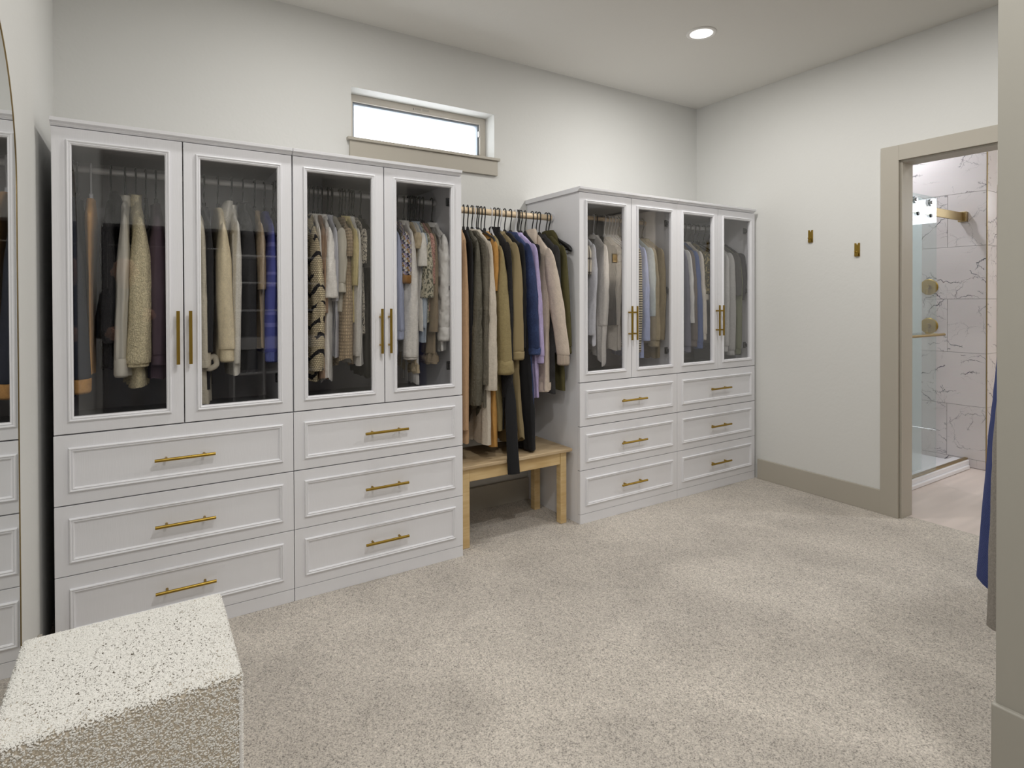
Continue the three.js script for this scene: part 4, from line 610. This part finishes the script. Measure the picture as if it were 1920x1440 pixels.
  const X = (x) => x - BX0 - 0.01, Z = (z) => z - 1.2, acrylM = mat('#e9e8ec', 0.25);
  part('curb', merge([box(X(BX0 + 0.012), 0, Z(1.13), X(TX - 0.01), 0.058, Z(1.235), 0.006), box(X(BX0 + 0.012), 0, Z(1.2355), X(TX - 0.05), 0.026, Z(1.252), 0.004)]), acrylM, sh);
  part('shower_tray', box(X(BX0 + 0.012), -0.0015, Z(BZ0 + 0.01), X(TX - 0.01), 0.03, Z(1.1295), 0.004), acrylM, sh);
  part('floor_track', box(X(BX0 + 0.012), 0.0585, Z(1.2), X(TX - 0.008), 0.07, Z(1.224), 0.002), brassSatinM, sh);
  part('header_rail', box(X(BX0 + 0.012), 1.832, Z(1.19), X(TX - 0.012), 1.893, Z(1.203), 0.002), brassSatinM, sh);
  part('wall_bracket', box(X(TX - 0.05), 1.826, Z(1.17), X(TX - 0.008), 1.9, Z(1.222), 0.003), brassSatinM, sh);
  const gl = new THREE.MeshPhysicalMaterial({ color: new THREE.Color(0.9, 0.95, 0.96), roughness: 0.0, transmission: 1, thickness: 0, ior: 1.5 });
  const door = part('glass_door', box(X(BX0 + 0.02), 0.078, Z(1.24), X(4.884), 1.947, Z(1.248)), gl, sh);
  part('fixed_glass', box(X(BX0 + 0.02), 0.078, Z(1.178), X(4.82), 1.947, Z(1.186)), new THREE.MeshPhysicalMaterial({ color: new THREE.Color(0.9, 0.94, 0.95), roughness: 0.5, transmission: 1, thickness: 0, ior: 1.5 }), sh);
  part('towel_bar', merge([cyl(0.009, [X(4.2), 1.013, Z(1.3)], [X(4.87), 1.013, Z(1.3)], 18), cyl(0.007, [X(4.25), 1.013, Z(1.248)], [X(4.25), 1.013, Z(1.3)], 12), cyl(0.007, [X(4.83), 1.013, Z(1.248)], [X(4.83), 1.013, Z(1.3)], 12)]), brassSatinM, door);
  for (const x of [4.555, 4.778]) part('roller', merge([cyl(0.025, [X(x), 1.903, Z(1.248)], [X(x), 1.903, Z(1.262)], 28), cyl(0.012, [X(x), 1.903, Z(1.262)], [X(x), 1.903, Z(1.268)], 20)]), chromeM, door);
  for (const x of [4.6, 4.785]) part('stop_bolt', cyl(0.012, [X(x), 1.815, Z(1.248)], [X(x), 1.815, Z(1.258)], 20), hingeM, door);
  [[1.347, 'round brass shower dial, upper of two on the marble wall'], [1.044, 'round brass shower dial, lower of two on the marble wall']].forEach(([y, label]) => {
    const v = thing('shower_dial', label, 'shower control', [TX - 0.008, y, 0.968], -Math.PI / 2, 'brass shower dials');
    part('plate', new THREE.LatheGeometry([[0, 0.012], [0.05, 0.011], [0.06, 0.006], [0.062, 0]].map((p) => new THREE.Vector2(...p)), 40).rotateX(Math.PI / 2), brassM, v);
    part('lever', merge([cyl(0.018, [0, 0, 0.01], [0, 0, 0.05], 24), cyl(0.007, [0, 0, 0.04], [0.0, -0.06, 0.045], 12)]), brassM, v);
  });
  BATH_FILL_LAMPS.forEach(([x, z, power], i) => downlight(x, z, power, BATH_COLOR, ['added recessed fill light in the shower ceiling', 'added recessed fill light in the bathroom ceiling'][i]));  // unseen lamps added to brighten the bathroom
}
garment({ name: 'coat', desc: 'long grey wool coat', cat: 'coat', xh: 2.19, xs: 2.19, w: 0.145, hem: 0.42, mat: fabric('heather', '#9a948c'), d: 0.02, slv: 0.38, r0: 0.035, r1: 0.045, f1: 0.024, dz: 0.036, wrinkle: 0.06 }, PR);
garment({ name: 'shirt', desc: 'navy textured shirt', cat: 'shirt', xh: 2.245, xs: 2.245, w: 0.142, hem: 0.6, mat: fabric('cord', '#485590'), d: 0.02, slv: 0.455, r0: 0.03, r1: 0.05, f1: 0.03, dz: 0.076, wrinkle: 0.05, cut: 0.03 }, PR);

// ---------------------------------------------------------------- what the glass doors mirror: open shelving, a vanity lamp, the photographer
{
  const t = thing('closet_shelving', 'tall white open shelving with charcoal back, mirrored in the second glass door', 'shelving', [1.0, 0, 4.52]), x = (v) => v - 1.0, z = (v) => v - 4.52, darkM = mat('#3a383b', 0.8), f = 4.35;
  part('back_panel', box(x(0.02), 0.06, z(4.68), x(2.0), 1.93, z(4.69)), darkM, t);
  part('top_board', box(x(0.0), 1.93, z(f), x(2.005), 1.96, z(4.695), 0.002), darkM, t);
  for (const vx of [0.0, 1.05, 1.33, 1.985]) part('upright', box(x(vx), 0, z(f), x(vx + 0.018), 1.9295, z(4.6795), 0.001), vx === 0 || vx > 1.9 ? darkM : insideM, t);
  for (const y of [1.712, 1.44, 1.158, 0.519]) for (const [a, b] of [[1.0685, 1.3295], [1.3485, 1.9845]]) part('shelf', box(x(a), y - 0.009, z(f), x(b), y + 0.009, z(4.6795), 0.001), insideM, t);
  for (const [a, b] of [[1.0685, 1.3295], [1.3485, 1.9845]]) part('drawer', box(x(a), 0.767, z(f), x(b), 0.88, z(4.6795), 0.002), insideM, t);
  part('plinth', box(x(0.0185), 0, z(f + 0.02), x(1.9845), 0.06, z(4.6795)), darkM, t);
  part('rod', cyl(0.0125, [x(0.0185), 1.78, z(4.52)], [x(1.0495), 1.78, z(4.52)], 16), chromeM, t);
}
{
  const t = thing('wall_lamp', 'brass bathroom wall lamp with a glowing glass shade', 'wall lamp', [6.08, 1.86, 4.3]), warm = new THREE.Color(1.0, 0.88, 0.72);
  part('backplate', box(-0.05, -0.06, -0.02, 0.05, 0.06, -0.001, 0.004), brassSatinM, t); part('arm', cyl(0.008, [0, 0, -0.02], [0, 0, -0.09], 16), brassSatinM, t);
  const s = new THREE.SphereGeometry(0.05, 32, 24); s.translate(0, 0, -0.13); part('shade', s, new THREE.MeshStandardMaterial({ color: '#ffffff', emissive: warm, emissiveIntensity: 5 }), t).castShadow = false;
  const l = new THREE.PointLight(warm, 5); l.position.set(6.08, 1.86, 4.17); l.castShadow = true; l.name = 'wall_lamp_light'; scene.add(l);
}
function flesh(bones, c, half, res, blend) {         // one smooth skin over tapered capsules [x0,y0,z0,r0, x1,y1,z1,r1]
  const mc = new MarchingCubes(res, new THREE.MeshBasicMaterial(), false, false, 120000); mc.isolation = 0; const hs = mc.halfsize, S = mc.size, B = bones.map(([ax, ay, az, ra, bx, by, bz, rb]) => { const dx = bx - ax, dy = by - ay, dz = bz - az; return [ax, ay, az, ra, dx, dy, dz, rb - ra, Math.max(1e-9, dx * dx + dy * dy + dz * dz)]; });
  for (let k = 0; k < S; k++) for (let j = 0; j < S; j++) for (let i = 0; i < S; i++) {
    const x = c[0] + half * (i - hs) / hs, y = c[1] + half * (j - hs) / hs, z = c[2] + half * (k - hs) / hs; let d = 9;
    for (const b of B) { const px = x - b[0], py = y - b[1], pz = z - b[2], t = clamp((px * b[4] + py * b[5] + pz * b[6]) / b[8]), qx = px - t * b[4], qy = py - t * b[5], qz = pz - t * b[6], e = Math.sqrt(qx * qx + qy * qy + qz * qz) - (b[3] + t * b[7]); const h = Math.max(blend - Math.abs(d - e), 0) / blend; d = Math.min(d, e) - h * h * blend * 0.25; }
    mc.field[i + j * S + k * S * S] = -d;
  }
  mc.update(); const n = mc.count, g = new THREE.BufferGeometry(), pos = mc.positionArray.slice(0, n * 3), nor = mc.normalArray.slice(0, n * 3), uv = new Float32Array(n * 2);
  for (let i = 0; i < n * 3; i += 3) { pos[i] = c[0] + half * pos[i]; pos[i + 1] = c[1] + half * pos[i + 1]; pos[i + 2] = c[2] + half * pos[i + 2]; const l = Math.hypot(nor[i], nor[i + 1], nor[i + 2]) || 1; nor[i] /= l; nor[i + 1] /= l; nor[i + 2] /= l; }
  g.setAttribute('position', new THREE.BufferAttribute(pos, 3)); g.setAttribute('normal', new THREE.BufferAttribute(nor, 3)); g.setAttribute('uv', new THREE.BufferAttribute(uv, 2)); return g;
}
{ // stands behind the camera facing the wardrobes (-z); seen only as a reflection
  const t = thing('person', 'bald person in dark jacket and jeans, mirrored in the leftmost glass door', 'person', [0.24, 0, 3.42]);
  const skin = mat('#b98a72', 0.6), jacket = fabric('plain', '#26272c'), jeans = fabric('denim', '#2c3346');
  const arm = (s, e, h) => [[s[0], s[1], s[2], 0.048, e[0], e[1], e[2], 0.038], [e[0], e[1], e[2], 0.037, h[0], h[1], h[2], 0.026]];
  const sL = [-0.165, 1.29, 0.02], eL = [-0.215, 1.03, -0.02], hL = [-0.16, 1.01, -0.215], sR = [0.185, 1.29, 0.02], eR = [0.235, 1.06, 0.06], hR = [0.12, 1.14, -0.15];
  const legs = [[-0.085, 0.82, 0.03, 0.088, -0.1, 0.44, -0.03, 0.058], [-0.1, 0.44, -0.03, 0.056, -0.105, 0.09, 0.03, 0.038], [0.095, 0.82, 0.03, 0.088, 0.105, 0.44, -0.03, 0.058], [0.105, 0.44, -0.03, 0.056, 0.11, 0.09, 0.03, 0.038]];
  const torso = [[-0.07, 1.2, 0.03, 0.115, 0.08, 1.2, 0.03, 0.115], [-0.05, 1.0, 0.03, 0.11, 0.06, 1.0, 0.03, 0.11], [-0.06, 0.86, 0.03, 0.11, 0.07, 0.86, 0.03, 0.11], [-0.13, 1.29, 0.025, 0.06, 0.15, 1.29, 0.025, 0.06]];
  const head = [[-0.06, 1.51, -0.01, 0.078, -0.06, 1.5, 0.03, 0.08], [-0.06, 1.44, -0.035, 0.058, -0.06, 1.41, -0.045, 0.04], [-0.04, 1.34, 0.025, 0.058, -0.055, 1.44, 0.01, 0.052]];
  const face = [[-0.06, 1.485, -0.09, 0.009, -0.06, 1.462, -0.105, 0.013], [-0.143, 1.49, 0.012, 0.012, -0.143, 1.46, 0.015, 0.01], [0.023, 1.49, 0.012, 0.012, 0.023, 1.46, 0.015, 0.01], [-0.09, 1.502, -0.078, 0.012, -0.03, 1.502, -0.078, 0.012], [-0.078, 1.425, -0.084, 0.007, -0.042, 1.425, -0.084, 0.007]];
  const hand = (h, d) => { const f = []; f.push([h[0], h[1], h[2], 0.026, h[0] + 0.02 * d, h[1] + 0.005, h[2] - 0.07, 0.024], [h[0] + 0.01 * d, h[1] + 0.03, h[2] - 0.03, 0.02, h[0] + 0.02 * d, h[1] + 0.03, h[2] - 0.07, 0.016]); for (let k = 0; k < 4; k++) { const y = h[1] + 0.034 - 0.021 * k, l = [0.042, 0.048, 0.044, 0.034][k], x = h[0] + 0.02 * d; f.push([x, y, h[2] - 0.08, 0.0095, x + 0.012 * d, y, h[2] - 0.08 - l, 0.009], [x + 0.012 * d, y, h[2] - 0.08 - l, 0.009, x + 0.04 * d, y - 0.004, h[2] - 0.085 - l * 0.8, 0.008]); } f.push([h[0] + 0.012 * d, h[1] + 0.04, h[2] - 0.04, 0.012, h[0] + 0.05 * d, h[1] + 0.055, h[2] - 0.075, 0.009]); return f; };
  const body = merge([flesh([...torso.map((b) => b.map((v, i) => (i % 4 === 3 ? v - 0.012 : v))), ...legs.map((b) => b.map((v, i) => (i % 4 === 3 ? v - 0.01 : v))), ...arm(sL, eL, hL), ...arm(sR, eR, hR), ...head], [0, 0.83, 0], 0.86, 110, 0.05), flesh([...head, ...face], [-0.06, 1.46, 0], 0.17, 64, 0.02), flesh(hand(hL, 1), [-0.14, 1.01, -0.29], 0.12, 60, 0.012), flesh(hand(hR, -1), [0.1, 1.14, -0.22], 0.12, 60, 0.012)]);
  part('body', body, skin, t);
  part('jacket', flesh([...torso, [-0.06, 0.78, 0.03, 0.105, 0.07, 0.78, 0.03, 0.105], ...arm(sL, eL, [hL[0], hL[1], hL[2] + 0.02]).map((b) => b.map((v, i) => (i % 4 === 3 ? v + 0.014 : v))), ...arm(sR, eR, [hR[0], hR[1], hR[2] + 0.02]).map((b) => b.map((v, i) => (i % 4 === 3 ? v + 0.014 : v))), [-0.04, 1.33, 0.025, 0.066, -0.045, 1.37, 0.02, 0.064]], [0, 1.03, 0], 0.42, 80, 0.04), jacket, t);
  part('jeans', flesh(legs.map((b) => b.map((v, i) => (i % 4 === 3 ? v + 0.006 : v))), [0, 0.46, 0], 0.5, 80, 0.03), jeans, t);
  for (const x of [-0.105, 0.11]) part('shoe', flesh([[x, 0.05, 0.05, 0.044, x * 1.1, 0.036, -0.13, 0.034]], [x, 0.09, -0.03], 0.2, 40, 0.01), mat('#1c1b1b', 0.5), t);
}

renderer.render(scene, camera);
